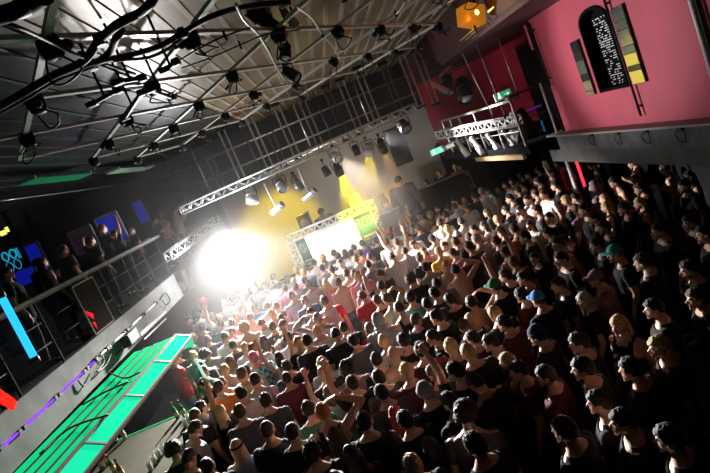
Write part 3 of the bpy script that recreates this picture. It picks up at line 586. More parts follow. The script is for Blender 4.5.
for x0, x1 in ((-hw + .2, s0.x - .06 - cx), (s1.x + .06 - cx, hw - .2)):
    xm = (x0 + x1) / 2; w = x1 - x0; bn = BM(); box(bn, (xm, .02, (H - .24) / 2), (w * .98, .03, H - .24)); ob = obj('banner', bn, mat('banner_dark', (.02, .05, .035), .6, 0, 0, .6, 6), e); ob['label'] = 'dark green booth banner with pale emblem and lettering'
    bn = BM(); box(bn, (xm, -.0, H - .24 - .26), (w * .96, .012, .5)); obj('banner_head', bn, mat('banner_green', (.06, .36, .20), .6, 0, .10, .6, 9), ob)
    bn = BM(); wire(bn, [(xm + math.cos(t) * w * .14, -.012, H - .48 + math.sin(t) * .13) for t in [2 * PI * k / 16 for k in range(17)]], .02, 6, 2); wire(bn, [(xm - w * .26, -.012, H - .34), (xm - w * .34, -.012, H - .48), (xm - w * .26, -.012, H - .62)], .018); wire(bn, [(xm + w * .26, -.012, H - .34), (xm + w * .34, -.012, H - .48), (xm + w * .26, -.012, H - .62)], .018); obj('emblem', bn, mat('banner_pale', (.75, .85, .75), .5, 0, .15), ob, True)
    for r, ww in enumerate((.7, .5, .6)):
        bn = BM()
        for q in range(6): box(bn, (xm - w * ww / 2 + w * ww * (q + .5) / 6, -.004, H - .86 - r * .10), (w * ww / 8, .008, .055 if r == 0 else .035))
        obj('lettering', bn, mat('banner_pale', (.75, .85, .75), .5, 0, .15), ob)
bm = BM(); box(bm, (0, .45, H - .30), (2 * hw - .5, .7, .06)); obj('desk', bm, DARK, e)
for i, (px, py) in enumerate(((305, 222), (358, 208))):
    c = W(px, py, y=15.75); c.z = ZTB + .16; cabinet('monitor_speaker', c, (.38, .34, .46), ('grey', 'black')[i] + ' monitor speaker on the DJ booth, ' + ('strobe side', 'guard side') [i] + ' of the DJ', 'speaker', (mat('grey_case', (.12, .12, .11), .6), DARK)[i], 0, True)
for i in range(2):
    e = empty('dj_deck', (cx - .3 + i * .6, 15.75, ZTB - .2 + .0), 0, 'DJ deck on the booth desk, ' + ('strobe', 'guard')[i] + ' side', 'DJ deck'); e.location.z = SZ + H - .27
    bm = BM(); box(bm, (0, 0, .05), (.36, .34, .10), None, .01); obj('case', bm, DARK, e); bm = BM(); lathe(bm, [(.13, .10), (.13, .115), (.02, .12)], (0, 0, 0), 20); obj('platter', bm, ALU, e, True)
# side stage: flight case with a moving lamp, black barrier, hung black speaker, dark doorway
c = W(390, 213, y=14.7); e = empty('flight_case', (c.x, c.y + .3, 0), 0, 'dark grey cabinet with a lamp on top beside the booth', 'cabinet')
bm = BM(); box(bm, (0, 0, c.z / 2 + .02), (.55, .5, c.z + .04), None, .02); obj('case', bm, mat('case_grey', (.10, .10, .09), .5), e); bm = BM(); box(bm, (0, 0, c.z + .045), (.58, .53, .03)); obj('rim', bm, ALU, e)
c2 = Vector((c.x, c.y + .3, c.z + .06)); e = empty('floor_lamp_head', c2, .3, 'small grey moving lamp standing on the dark cabinet', 'stage lamp'); bm = BM(); box(bm, (0, 0, .05), (.24, .2, .08), None, .02); obj('base', bm, ALU, e)
bm = BM(); bar(bm, (-.09, 0, .06), (-.09, 0, .28), .03, .05); bar(bm, (.09, 0, .06), (.09, 0, .28), .03, .05); obj('yoke', bm, DARK, e)
bm = BM(); lathe(bm, [(.05, -.12), (.075, -.08), (.075, .10), (.085, .16), (.06, .17)], (0, 0, .30), 14, frame((0, 0, 0), (-.2, 0, 1))); obj('head', bm, mat('lamp_grey', (.25, .25, .26), .4, .3), e, True)
bm = BM(); a = W(415, 190, y=15.6); box(bm, (2.55, 15.6, 1.1), (2.0, .08, 2.2)); o = obj('black_drape', bm, mat('black_cloth', (.02, .018, .016), .95, 0, 0, .4, 3, .4)); tag(o, 'black draped barrier beside the stage guard', 'drape')
t = BM(); tube(t, (1.55, 15.6, 2.22), (3.55, 15.6, 2.22), .025); obj('top_rail', t, STEEL, o)
a, b = W(386, 132, y=16.2), W(411, 160, y=16.2); bm = BM(); 
cabinet('hung_speaker', ((a.x + b.x) / 2, 16.3, (a.z + b.z) / 2), (.50, .35, 1.1), 'tall black speaker hung in front of the grey back wall', 'speaker', BLACK, 0, False)
bm = BM(); box(bm, (3.62 + .55, YB - .04, 1.55), (1.3, .1, 3.1)); struct('door_3', bm, BLACK)
c = W(452, 144, y=16.6); e = empty('flood_lamp', c, .2, 'white flood lamp fixed above the dark doorway', 'lamp'); bm = BM(); prism(bm, [(-.35, -.08, .05), (.35, -.08, .05), (.30, -.13, -.08), (-.30, -.13, -.08)], (0, .15, 0)); obj('housing', bm, WHITEM, e); bm = BM(); box(bm, (0, -.12, -.02), (.5, .02, .09), Matrix.Rotation(-.35, 3, 'X')); obj('lens', bm, mat('flood_lens', (1, .95, .85), .3, 0, .6), e); bm = BM(); bar(bm, (0, .05, 0), (0, 1.3, .05), .04, .04); obj('bracket', bm, BLACK, e)
# strobe
ST = W(224, 241, y=13.55)
e = empty('strobe_light', ST, 0, 'blazing white strobe on a stand at the bar side of the stage', 'strobe')
AIM = Vector((.30, -.95, .02)).normalized(); R = frame((0, 0, 0), AIM)
bm = BM(); lathe(bm, [(.10, -.22), (.17, -.2), (.2, 0), (.24, .06), (.24, .1), (.2, .1), (.16, -.02), (.05, -.04)], (0, 0, 0), 24, R); obj('reflector', bm, ALU, e, True)
bm = BM(); lathe(bm, [(.19, .06), (.12, .085), (.001, .095)], (0, 0, 0), 24, R); obj('lamp_face', bm, mat('strobe_face', (1, 1, 1), .3, 0, 60, 0), e, True)
bm = BM(); tube(bm, (0, .1, -ST.z), (0, .1, -.2), .03); obj('stand_pole', bm, BLACK, e, True)
for k in range(3): bm = BM(); a = 2 * PI * k / 3; tube(bm, (0, .1, -ST.z + .5), (math.cos(a) * .45, .1 + math.sin(a) * .45, -ST.z + .02), .018); obj('leg', bm, BLACK, e, True)
bm = BM(); bar(bm, (-.27, .02, -.05), (.27, .02, -.05), .03, .03); bar(bm, (0, .1, -.25), (0, .05, -.05), .04, .04); obj('yoke', bm, BLACK, e)
# ------------------------------------------------------------------ people: bodies
HEADS = {}
def rounded_chain(bm, pts, rs, n=12):
    for (a, b), (r, s) in zip(zip(pts, pts[1:]), zip(rs, rs[1:])):
        tube(bm, a, b, r, s, n); 
    for p, r in zip(pts, rs): ball(bm, p, (r, r, r), n)
def loft(bm, rings, n=24):
    R = []
    for z, hx, hy, cy in rings:
        R.append([bm.verts.new((math.copysign(abs(math.cos(a)) ** .85, math.cos(a)) * hx, math.copysign(abs(math.sin(a)) ** .85, math.sin(a)) * hy + cy, z)) for a in [2 * PI * i / n for i in range(n)]])
    for A, B in zip(R, R[1:]):
        for i in range(n): bm.faces.new((A[i], A[(i + 1) % n], B[(i + 1) % n], B[i]))
    bm.faces.new(R[0][::-1]); bm.faces.new(R[-1])
def add_head(bm, H):
    """H: matrix of the head (origin at its centre, looking along +y)"""
    t = bmesh.new(); bmesh.ops.create_uvsphere(t, u_segments=32, v_segments=24, radius=1)
    for v in t.verts:
        x, y, z = v.co
        jaw = max(0, -z); w = 1 - .30 * jaw ** 1.6
        X, Y, Z = x * .076 * w, y * .097, z * .111
        if y > 0: Y = y * (.088 if z > -.2 else .088 + .012 * jaw)
        if z < -.25 and y < 0: Y *= 1 - .35 * jaw
        for s in (-1, 1):                                   # eye sockets
            d = math.hypot(X - s * .032, Z - .008)
            if y > 0 and d < .022: Y -= .010 * (1 - d / .022)
        v.co = (X, Y, Z)
    add(bm, t, H)
    for s in (-1, 1):
        q = bmesh.new(); ball(q, (s * .081, -.008, -.010), (.012, .021, .033), 12); add(bm, q, H)      # ear
        q = bmesh.new(); ball(q, (s * .032, .071, .008), (.013, .011, .010), 10); add(bm, q, H)       # eye
        q = bmesh.new(); ball(q, (s * .032, .080, .027), (.022, .010, .007), 10); add(bm, q, H)      # brow
    q = bmesh.new(); tube(q, (0, .084, .015), (0, .108, -.026), .008, .015, 10); ball(q, (0, .104, -.028), (.017, .014, .011), 10)
    ball(q, (0, .088, -.058), (.024, .010, .007), 10); ball(q, (0, .086, -.070), (.020, .011, .008), 10)
    ball(q, (0, .080, -.100), (.026, .018, .016), 10); add(bm, q, H)
def add_hand(bm, wr, d, up, side, curl):
    """palm, four unequal fingers bent at the knuckles, and a thumb from the side of the palm"""
    d = Vector(d).normalized(); s = Vector(up).cross(d).normalized() * side; u = d.cross(s).normalized() * -side
    wr = Vector(wr)
    R = Matrix((s, u, d)).transposed()
    q = bmesh.new(); box(q, wr + d * .048, (.078, .028, .092), R, .011); add(bm, q)
    for i, (ox, ln) in enumerate(((-.031, .068), (-.0105, .078), (.0105, .074), (.031, .058))):
        p = wr + d * .09 + s * ox; dr = (d + s * ox * 4).normalized(); pts = [p]
        for k, f in enumerate((.45, .32, .23)):
            dr = (dr * math.cos(curl) + u * math.sin(curl)).normalized(); p = p + dr * ln * f; pts.append(p)
        rounded_chain(bm, pts, (.0095, .009, .0085, .0075), 8)
    p = wr + d * .022 + s * -.034; a = (d * .6 - s * .8).normalized(); p2 = p + a * .038; p3 = p2 + (d * .9 - s * .2 + u * curl * .5).normalized() * .034
    rounded_chain(bm, [p, p2, p3], (.014, .011, .009), 8)
# arm = (elbow, wrist, hand direction, curl) for the right side (+x)
ARM = {
 'down':  ((.245, -.03, 1.16), (.255, .07, .915), (0, .25, -1), .35),
 'up':    ((.255, .07, 1.725), (.215, .13, 1.975), (-.05, .15, 1), .95),
 'open':  ((.29, .10, 1.70), (.30, .18, 1.95), (.05, .1, 1), .15),
 'front': ((.25, .10, 1.205), (.085, .295, 1.315), (-.45, .55, .6), .3),
 'head':  ((.425, .02, 1.62), (.19, -.01, 1.775), (-1, -.1, .1), .3),
 'side':  ((.43, .13, 1.40), (.66, .24, 1.455), (1, .3, -.1), .2),
 'phone': ((.22, .19, 1.33), (.12, .33, 1.545), (-.1, .25, 1), .6),
 'drink': ((.235, .05, 1.18), (.19, .30, 1.25), (-.3, .9, .15), .9),
 'cross': ((.25, .09, 1.20), (-.02, .215, 1.225), (-1, .15, .1), .35),
 'cross2': ((.25, .09, 1.19), (.0, .185, 1.175), (-1, .1, .0), .35),
}
POSE = {'D': ('down', 'down', 0, 0), 'E': ('down', 'down', 14, 8), 'R': ('down', 'up', -4, 0), 'L': ('up', 'down', -4, 0), 'B': ('open', 'open', -6, 0),
        'F': ('front', 'front', 12, 5), 'H': ('down', 'head', 4, 0), 'G': ('head', 'down', 4, 0), 'S': ('down', 'side', 2, 0),
        'P': ('down', 'phone', 0, 0), 'X': ('cross', 'cross2', 0, 0), 'K': ('down', 'drink', 6, 2)}
POSEWORD = {'D': 'arms down', 'E': 'head bowed', 'R': 'right arm raised', 'L': 'left arm raised', 'B': 'both arms up',
            'F': 'hands held in front', 'H': 'hand on head', 'G': 'hand on head', 'S': 'arm reached sideways', 'P': 'holding up a phone', 'X': 'arms crossed', 'K': 'holding a drink'}
SKIN_SLOT = mat('skin', (.55, .33, .24), .5)
EYE = mat('eye', (.03, .02, .018), .3); LIP = mat('lips', (.42, .17, .15), .45)
def seg_dist(V, a, b):
    a = np.array(a); b = np.array(b); ab = b - a; t = np.clip(((V - a) @ ab) / (ab @ ab), 0, 1)
    return np.linalg.norm(V - (a + t[:, None] * ab), axis=1), t
BODY = {}
def body(sex, pose):
    key = sex + pose
    if key in BODY: return BODY[key]
    f = sex == 'f'; la, ra, hp, lean = POSE[pose]
    bm = BM()
    if f: rings = [(.80, .10, .085, 0), (.86, .165, .115, -.01), (.95, .178, .122, -.012), (1.05, .145, .10, 0), (1.12, .128, .092, .005), (1.25, .145, .108, .018), (1.33, .155, .112, .02), (1.40, .168, .095, 0), (1.45, .160, .08, -.008), (1.485, .11, .066, -.012), (1.52, .06, .056, -.006)]
    else: rings = [(.80, .10, .09, 0), (.86, .165, .115, -.005), (.95, .172, .12, -.006), (1.05, .158, .108, 0), (1.14, .155, .106, 0), (1.27, .178, .122, .008), (1.36, .190, .124, .008), (1.42, .196, .105, -.004), (1.465, .182, .088, -.01), (1.50, .120, .07, -.014), (1.54, .066, .062, -.008)]
    loft(bm, rings)
    k = .88 if f else 1
    rounded_chain(bm, [(0, -.012, 1.46), (0, .004, 1.60)], (.058 * k, .052 * k))
    sx = .172 if f else .198; bones = []
    for side, arm in ((-1, la), (1, ra)):
        e, w, hd, curl = ARM[arm]
        mir = lambda p: Vector((p[0] * side * (.94 if f else 1), p[1], p[2]))
        S = Vector((sx * side, -.005, 1.43)); E_, Wr = mir(e), mir(w)
        if arm in ('up', 'open', 'head'): S.z = 1.455
        rounded_chain(bm, [S, (S + E_) / 2, E_, E_.lerp(Wr, .3), Wr], (.057 * k, .050 * k, .042 * k, .043 * k, .028 * k))
        d = Vector((hd[0] * side, hd[1], hd[2]))
        add_hand(bm, Wr, d, (0, 1, .2) if abs(d.normalized().z) > .6 else (0, .2, 1), side, curl)
        bones.append((side, S, E_, Wr))
    for side in (-1, 1):
        hx = side * .09
        rounded_chain(bm, [(hx, 0, .90), (side * .102, .012, .70), (side * .108, .022, .50), (side * .11, -.004, .36), (side * .112, -.02, .09)], (.092, .078, .056, .058, .038))
        q = bmesh.new(); ball(q, (side * .115, .045, .045), (.043, .125, .042), 14); add(bm, q)
    hz = 1.655
    Hm = Matrix.Translation((0, .012, 1.555)) @ Matrix.Rotation(-math.radians(hp), 4, 'X') @ Matrix.Translation((0, .016, hz - 1.560)) @ Matrix.Scale(.945, 4)
    add_head(bm, Hm)
    if f:
        for side in (-1, 1): ball(bm, (side * .068, .105, 1.28), (.058, .055, .056), 12)
    L = Matrix.Translation((0, 0, .95)) @ Matrix.Rotation(-math.radians(lean), 4, 'X') @ Matrix.Translation((0, 0, -.95))
    def leanv(v): return (L @ Vector(v)) if v[2] > .95 else Vector(v)
    for v in bm.verts: v.co = leanv(v.co)
    Hm = L @ Hm; bones = [(s, leanv(a), leanv(b), leanv(c)) for s, a, b, c in bones]
    me0 = bpy.data.meshes.new('tmp'); bm.to_mesh(me0); bm.free()
    o = bpy.data.objects.new('tmp', me0); COL.objects.link(o)
    r = o.modifiers.new('r', 'REMESH'); r.mode = 'VOXEL'; r.voxel_size = .0105; r.adaptivity = 0
    s = o.modifiers.new('s', 'SMOOTH'); s.factor = .4; s.iterations = 2
    me = bpy.data.meshes.new_from_object(o.evaluated_get(bpy.context.evaluated_depsgraph_get()))
    bpy.data.objects.remove(o); me.name = 'body_' + key
    me.materials.clear()
    for mm in (SKIN_SLOT, EYE, LIP): me.materials.append(mm)
    nf = len(me.polygons); C = np.empty(nf * 3); me.polygons.foreach_get('center', C); C = C.reshape(-1, 3)
    Hi = np.array(Hm.inverted()); Lc = C @ Hi[:3, :3].T + Hi[:3, 3]
    idx = np.zeros(nf, int)
    for sgn in (-1, 1): idx[(np.hypot(Lc[:, 0] - sgn * .032, (Lc[:, 2] - .008) * 1.4) < .012) & (Lc[:, 1] > .05)] = 1
    idx[(np.abs(Lc[:, 0]) < .022) & (np.abs(Lc[:, 2] + .064) < .010) & (Lc[:, 1] > .08)] = 2
    me.polygons.foreach_set('material_index', idx); me.polygons.foreach_set('use_smooth', np.ones(nf, bool))
    nv = len(me.vertices); V = np.empty(nv * 3); me.vertices.foreach_get('co', V); V = V.reshape(-1, 3)
    N = np.empty(nv * 3); me.vertices.foreach_get('normal', N); N = N.reshape(-1, 3)
    # which limb each vertex belongs to
    D = []; T = []
    def rd(a, b, r): d, t = seg_dist(V, a, b); D.append(d - r); T.append(t)
    c0, c1 = leanv((0, 0, .95)), leanv((0, 0, 1.40))
    rd(c0, c1, .135)                                               # 0 torso
    rd(leanv((-sx * .75, 0, 1.42)), leanv((sx * .75, 0, 1.42)), .085)   # 1 shoulders
    for sd, a, b, c in bones: rd(a, b, .05); rd(b, c, .036)          # 2,3 left; 4,5 right
    rd(leanv((0, -.01, 1.515)), Hm @ Vector((0, 0, 0)), .062); rd(Hm @ Vector((0, 0, -.03)), Hm @ Vector((0, 0, .03)), .085)   # 6 neck 7 head
    for sgn in (-1, 1): rd((sgn * .09, 0, .88), (sgn * .112, -.02, .07), .065); rd((sgn * .115, -.03, .04), (sgn * .115, .12, .04), .045)   # 8,9 / 10,11
    lab = np.argmin(np.array(D), 0); T = np.array(T)
    Li = np.array(L.inverted()); zr = np.where(V[:, 2] > .95, (V @ Li[:3, :3].T + Li[:3, 3])[:, 2], V[:, 2])
    for j in (2, 4): lab[(lab == j) & (T[j] < .02)] = 1
    BODY[key] = dict(me=me, V=V, N=N, lab=lab, T=T, zr=zr, H=Hm, bones=bones, cl={})
    return BODY[key]
def cloth(B, kind):
    if kind in B['cl']: return B['cl'][kind]
    V, N, lab, T, zr = B['V'], B['N'], B['lab'], B['T'], B['zr']
    tor = ((lab <= 1) | (lab == 8) | (lab == 10))
    hem = .84 if kind != 'jacket' else .80
    neck = zr < (1.505 - .03 * (V[:, 1] > .03))
    off = .014; sm = 4
    def sleeves(t1, t2):
        r = np.zeros(len(V), bool)
        for j in (2, 4): r |= (lab == j) & (T[j] < t1)
        for j in (3, 5): r |= (lab == j) & (T[j] < t2)
        return r
    if kind == 'tshirt': sel = (tor & (zr > hem) & neck) | sleeves(.62, 0)
    elif kind == 'tank': sel = (tor & (zr > hem) & neck & ~((np.abs(V[:, 0]) > .125) & (zr > 1.30)) & ~((np.abs(V[:, 0]) < .062) & (zr > 1.43)))
    elif kind in ('raglanL', 'raglanR'): sel = (sleeves(.62, 0) | ((lab == 1) & (np.abs(V[:, 0]) > .13) & (zr > 1.32) & neck)) & ((V[:, 0] < 0) == (kind == 'raglanL')); off = .019
    elif kind in ('longsleeve', 'jacket'): sel = (tor & (zr > hem) & neck) | sleeves(2, .93); off = .016 if kind == 'longsleeve' else .03; sm = 5 if kind == 'longsleeve' else 9
    elif kind == 'trousers': sel = ((lab <= 1) & (zr < .99)) | (((lab == 8) | (lab == 10)) & (zr > .10)); off = .011; sm = 3
    elif kind in ('shoeL', 'shoeR'): sel = ((lab == 9) | (lab == 11) | (zr < .10)) & ((V[:, 0] < 0) == (kind == 'shoeL')); off = .010; sm = 2
    me = B['me']; bm = bmesh.new(); vmap = {}
    for p in me.polygons:
        vs = list(p.vertices)
        if all(sel[i] for i in vs):
            q = []
            for i in vs:
                if i not in vmap:
                    n = N[i]; k = off
                    if kind in ('tshirt', 'longsleeve', 'jacket') and lab[i] <= 1 and zr[i] < 1.32: k += .012 * min(1, (1.32 - zr[i]) / .14)
                    c = V[i] + n * k
                    c = c + .006 * np.array(noise.noise_vector(Vector(V[i]) * 9)) if 'shoe' not in kind else c
                    vmap[i] = bm.verts.new(c)
                q.append(vmap[i])
            bm.faces.new(q)
    for _ in range(sm): bmesh.ops.smooth_vert(bm, verts=bm.verts, factor=.5, use_axis_x=True, use_axis_y=True, use_axis_z=True)
    bm.normal_update()
    be = [e for e in bm.edges if e.is_boundary]
    ret = bmesh.ops.extrude_edge_only(bm, edges=be)
    nv = {v for v in ret['geom'] if isinstance(v, bmesh.types.BMVert)}
    for v in nv:
        src = [e.other_vert(v) for e in v.link_edges if e.other_vert(v) not in nv]
        n = src[0].normal if src else v.normal; v.co -= n * .014
    m2 = bpy.data.meshes.new(kind); bm.to_mesh(m2); bm.free()
    for p in m2.polygons: p.use_smooth = True
    m2.materials.append(SKIN_SLOT); B['cl'][kind] = m2; return m2
# ------------------------------------------------------------------ hair and hats, in head space
HAIR = {}
def shell(kx, ky, kz, keep, disp, seed, n=36, zmul=1.0):
    t = bmesh.new(); bmesh.ops.create_uvsphere(t, u_segments=n, v_segments=n * 3 // 4, radius=1)
    for v in t.verts:
        x, y, z = v.co; dp = disp * min(1, math.hypot(x, y) * 2.2 + .15); d = 1 + dp * noise.noise(Vector((x, y, z)) * 7 + Vector((seed, 0, 0))) + dp * .6 * noise.noise(Vector((x * 3, y * 3, z)) * 9 + Vector((0, seed, 0)))
        v.co = (x * kx * d, y * ky * d, z * kz * d)
    dead = [f for f in t.faces if not keep(f.calc_center_median())]
    bmesh.ops.delete(t, geom=dead, context='FACES'); 
    t.normal_update()
    ret = bmesh.ops.extrude_edge_only(t, edges=[e for e in t.edges if e.is_boundary])
    for v in ret['geom']:
        if isinstance(v, bmesh.types.BMVert): v.co *= .84
    return t
def hairline(c):
    if c.y > .055: return c.z > .052
    if c.y > .005: return c.z > .052 - (.055 - c.y) * 1.3 + .0
    if c.y > -.035: return c.z > .012
    return c.z > -.030 - (-.035 - c.y) * .25
def hair(kind):
    if kind in HAIR: return HAIR[kind]
    bm = BM()
    if kind == 's': add(bm, shell(.084, .106, .124, hairline, .10, 1, 48))
    elif kind == 'z': add(bm, shell(.080, .101, .1165, hairline, .02, 2))
    elif kind == 'q': add(bm, shell(.086, .108, .138, lambda c: hairline(c), .2, 5, 48))            # spiky
    elif kind == 'c': add(bm, shell(.118, .135, .155, lambda c: hairline(Vector((c.x, c.y * .8, c.z * .8))), .16, 3, 48))
    elif kind in 'lpu2':
        add(bm, shell(.086, .107, .123, lambda c: hairline(c) or (c.y < -.0 and c.z > -.08), .06, 4))
        if kind == 'l':
            n = 26; rows = 12; R = []
            for j in range(rows + 1):
                z = .03 - .36 * j / rows; row = []
                for i in range(n + 1):
                    a = math.radians(-8 - 164 * i / n); w = 1 + .10 * math.sin(j / rows * PI) + .035 * math.sin(i * 2.3 + j * .4)
                    zz = z if j < rows else z + .05 * math.sin(i * 1.7)
                    row.append(bm.verts.new((math.cos(a) * .092 * w, math.sin(a) * (.108 * w) - .02 * (j / rows), zz)))
                R.append(row)
            for A, B_ in zip(R, R[1:]):
                for i in range(n): bm.faces.new((A[i], A[i + 1], B_[i + 1], B_[i]))
            g = bmesh.ops.extrude_face_region(bm, geom=[f for f in bm.faces if len(f.verts) == 4 and all(v in set(sum(R, [])) for v in f.verts)])
            for v in g['geom']:
                if isinstance(v, bmesh.types.BMVert): v.co.x *= .82; v.co.y *= .84
        elif kind == 'p': wire(bm, [(0, -.10, .05), (0, -.145, .04), (0, -.16, -.04), (.01, -.14, -.16), (0, -.13, -.24)], .03, 10); ball(bm, (0, -.112, .05), (.028, .022, .028), 10)
        elif kind == 'u': ball(bm, (0, -.075, .118), (.046, .046, .042), 14)
        elif kind == '2':
            for s in (-1, 1): ball(bm, (s * .062, -.03, .118), (.046, .046, .046), 14)
    elif kind == 'C':                                                     # peaked cap
        add(bm, shell(.09, .11, .133, lambda c: c.z > .03, .0, 6))
        R = []
        for i in range(13):
            a = math.radians(20 + 140 * i / 12)
            R.append([(math.cos(a) * .088, math.sin(a) * .104, .036), (math.cos(a) * .088, math.sin(a) * .104 + .075 * math.sin((a - .35) / 2.44 * PI), .028)])
        for A, B_ in zip(R, R[1:]): prism(bm, [A[0], A[1], B_[1], B_[0]], (0, 0, .008))
        ball(bm, (0, 0, .134), (.009, .009, .006), 8)
    elif kind in 'BA':                                                    # knitted hat / bandana
        add(bm, shell(.091, .111, .14 if kind == 'B' else .129, lambda c: c.z > (.022 if c.y > -.02 else -.03), .015, 8))
        if kind == 'B': lathe(bm, [(.094, .008), (.1, .02), (.1, .045), (.092, .055)], (0, -.004, 0), 28)
        else: ball(bm, (0, -.118, .0), (.022, .018, .02), 10); wire(bm, [(0, -.12, 0), (.02, -.14, -.04), (.025, -.15, -.1)], .012); wire(bm, [(0, -.12, 0), (-.02, -.14, -.05), (-.02, -.14, -.09)], .012)
    elif kind == 'H':                                                     # hood pulled up
        add(bm, shell(.105, .125, .155, lambda c: not (c.y > .045 and c.z < .10 and abs(c.x) < .075) and c.z > -.125, .03, 9))
        lathe(bm, [(.085, -.16), (.118, -.135), (.125, -.10), (.10, -.075)], (0, -.015, 0), 28)
    elif kind == 'W': lathe(bm, [(.083, .026), (.0925, .026), (.0925, .052), (.083, .052)], (0, 0, 0), 28); bm2 = None
    if kind == 'W':
        for v in bm.verts: v.co.y *= 1.2
    bmesh.ops.recalc_face_normals(bm, faces=bm.faces)
    me = bpy.data.meshes.new('hair'); bm.to_mesh(me); bm.free()
    for p in me.polygons: p.use_smooth = True
    me.materials.append(SKIN_SLOT); HAIR[kind] = me; return me
# ------------------------------------------------------------------ colours
CLO = {'K': ('black', (.012, .012, .014)), 'W': ('white', (.72, .72, .72)), 'G': ('grey', (.26, .26, .27)), 'N': ('navy', (.02, .03, .075)), 'E': ('green', (.05, .17, .09)),
       'R': ('red', (.50, .03, .04)), 'P': ('pink', (.75, .25, .33)), 'M': ('dark red', (.10, .02, .03)), 'U': ('mauve', (.22, .13, .16)), 'S': ('pale blue', (.38, .48, .68)),
       'O': ('orange', (.70, .20, .04)), 'Y': ('yellow', (.60, .48, .08)), 'C': ('charcoal', (.06, .06, .065)), 'A': ('beige', (.5, .42, .32)), 'B': ('blue', (.08, .25, .55)),
       'V': ('purple', (.16, .06, .45)), 'I': ('teal', (.04, .30, .28)), 'T': ('teal check', (.10, .34, .42)), 'L': ('pale striped', (.48, .45, .45)), 'F': ('orange glitter', (.6, .25, .05))}
HC = {'B': (.50, .34, .16), 'K': (.014, .011, .010), 'N': (.075, .042, .022), 'G': (.32, .30, .28), 'R': (.50, .05, .02), 'D': (.032, .02, .013), 'O': (.45, .17, .05)}
SKINS = [(.55, .31, .22), (.60, .36, .26), (.48, .26, .17), (.53, .33, .24), (.40, .22, .14)]
def cmat(c):
    n = 'cloth_' + CLO[c][0].replace(' ', '_')
    if n in MATS: return MATS[n]
    m = mat(n, CLO[c][1], .85, 0, 0, .25, 14, .15, spec=.2, sheen=.12)
    if c in 'TLF':
        nt = m.node_tree; b = nt.nodes['Principled BSDF']; tc = nt.nodes.new('ShaderNodeTexCoord')
        if c == 'T':
            mp = nt.nodes.new('ShaderNodeTexChecker'); mp.inputs['Scale'].default_value = 16; mp.inputs[1].default_value = (.05, .26, .34, 1); mp.inputs[2].default_value = (.55, .70, .75, 1)
            nt.links.new(tc.outputs['Object'], mp.inputs['Vector']); nt.links.new(mp.outputs[0], b.inputs['Base Color'])
        elif c == 'L':
            mp = nt.nodes.new('ShaderNodeTexWave'); mp.inputs['Scale'].default_value = 14; mp.bands_direction = 'Z'
            rp = nt.nodes.new('ShaderNodeValToRGB'); rp.color_ramp.elements[0].color = (.22, .20, .22, 1); rp.color_ramp.elements[1].color = (.62, .58, .58, 1)
            nt.links.new(tc.outputs['Object'], mp.inputs['Vector']); nt.links.new(mp.outputs[1], rp.inputs[0]); nt.links.new(rp.outputs[0], b.inputs['Base Color'])
        else:
            mp = nt.nodes.new('ShaderNodeTexVoronoi'); mp.inputs['Scale'].default_value = 38
            rp = nt.nodes.new('ShaderNodeValToRGB'); rp.color_ramp.elements[0].color = (1, .5, .08, 1); rp.color_ramp.elements[1].color = (.02, .01, .01, 1); rp.color_ramp.elements[1].position = .35
            nt.links.new(tc.outputs['Object'], mp.inputs['Vector']); nt.links.new(mp.outputs[0], rp.inputs[0]); nt.links.new(rp.outputs[0], b.inputs['Base Color'])
            b.inputs['Roughness'].default_value = .25; b.inputs['Metallic'].default_value = .7
    return m
def hmat(c): return mat('hair_' + c, HC[c], .6, 0, 0, .5, 60, .6, spec=.3, sheen=.22)
SK = [mat('skin_tone_%d' % i, c, .48, 0, 0, .08, 20) for i, c in enumerate(SKINS)]
def own(o, m): o.material_slots[0].link = 'OBJECT'; o.material_slots[0].material = m
TOPS = {'t': 'tshirt', 'l': 'longsleeve', 'k': 'tank', 'j': 'jacket', 'h': 'jacket', 'r': 'tshirt'}
def person(x, y, z, height, yaw, pose, top, hr, trous='N', sex=None, shoes=False):
    """one person: the body mesh is the top-level object, clothes and hair are its children"""
    hk, hc = hr[0], hr[1:]
    if sex is None: sex = 'f' if hk in 'lup2' else 'm'
    B = body(sex, pose)
    o = bpy.data.objects.new('person', B['me']); COL.objects.link(o)
    own(o, RND.choices(SK, (4, 3, 3, 3, 1))[0])
    s = height / 1.775; o.location = (x, y, z); o.rotation_euler = (0, 0, math.radians(yaw)); o.scale = (s, s, s)
    def child(name, me, m, mw=None):
        c = link(name, me, None, o); own(c, m)
        if mw is not None: c.matrix_local = mw
        return c
    if hk != 'b':
        nm = {'C': 'cap', 'B': 'beanie', 'H': 'hood', 'A': 'bandana'}.get(hk, 'hair')
        child(nm, hair(hk), cmat(hc[0]) if hk in 'CBHA' else hmat(hc[0]), B['H'])
        if hk in 'CBA': child('hair', hair('z'), hmat('D'), B['H'])
        if len(hc) > 1: child('headband', hair('W'), cmat(hc[1]), B['H'])
    if top[1] != 'n':
        child({'t': 'tshirt', 'l': 'long_sleeved_top', 'k': 'tank_top', 'j': 'jacket', 'h': 'hooded_top', 'r': 'tshirt'}[top[1]], cloth(B, TOPS[top[1]]), cmat(top[0]))
        if top[1] == 'r':
            for k in 'LR': child('sleeve', cloth(B, 'raglan' + k), cmat('R'))['label'] = 'bright red sleeve'
    child('trousers', cloth(B, 'trousers'), cmat(trous))
    if shoes:
        for k in 'LR': child('shoe', cloth(B, 'shoe' + k), cmat('K'))
    return o
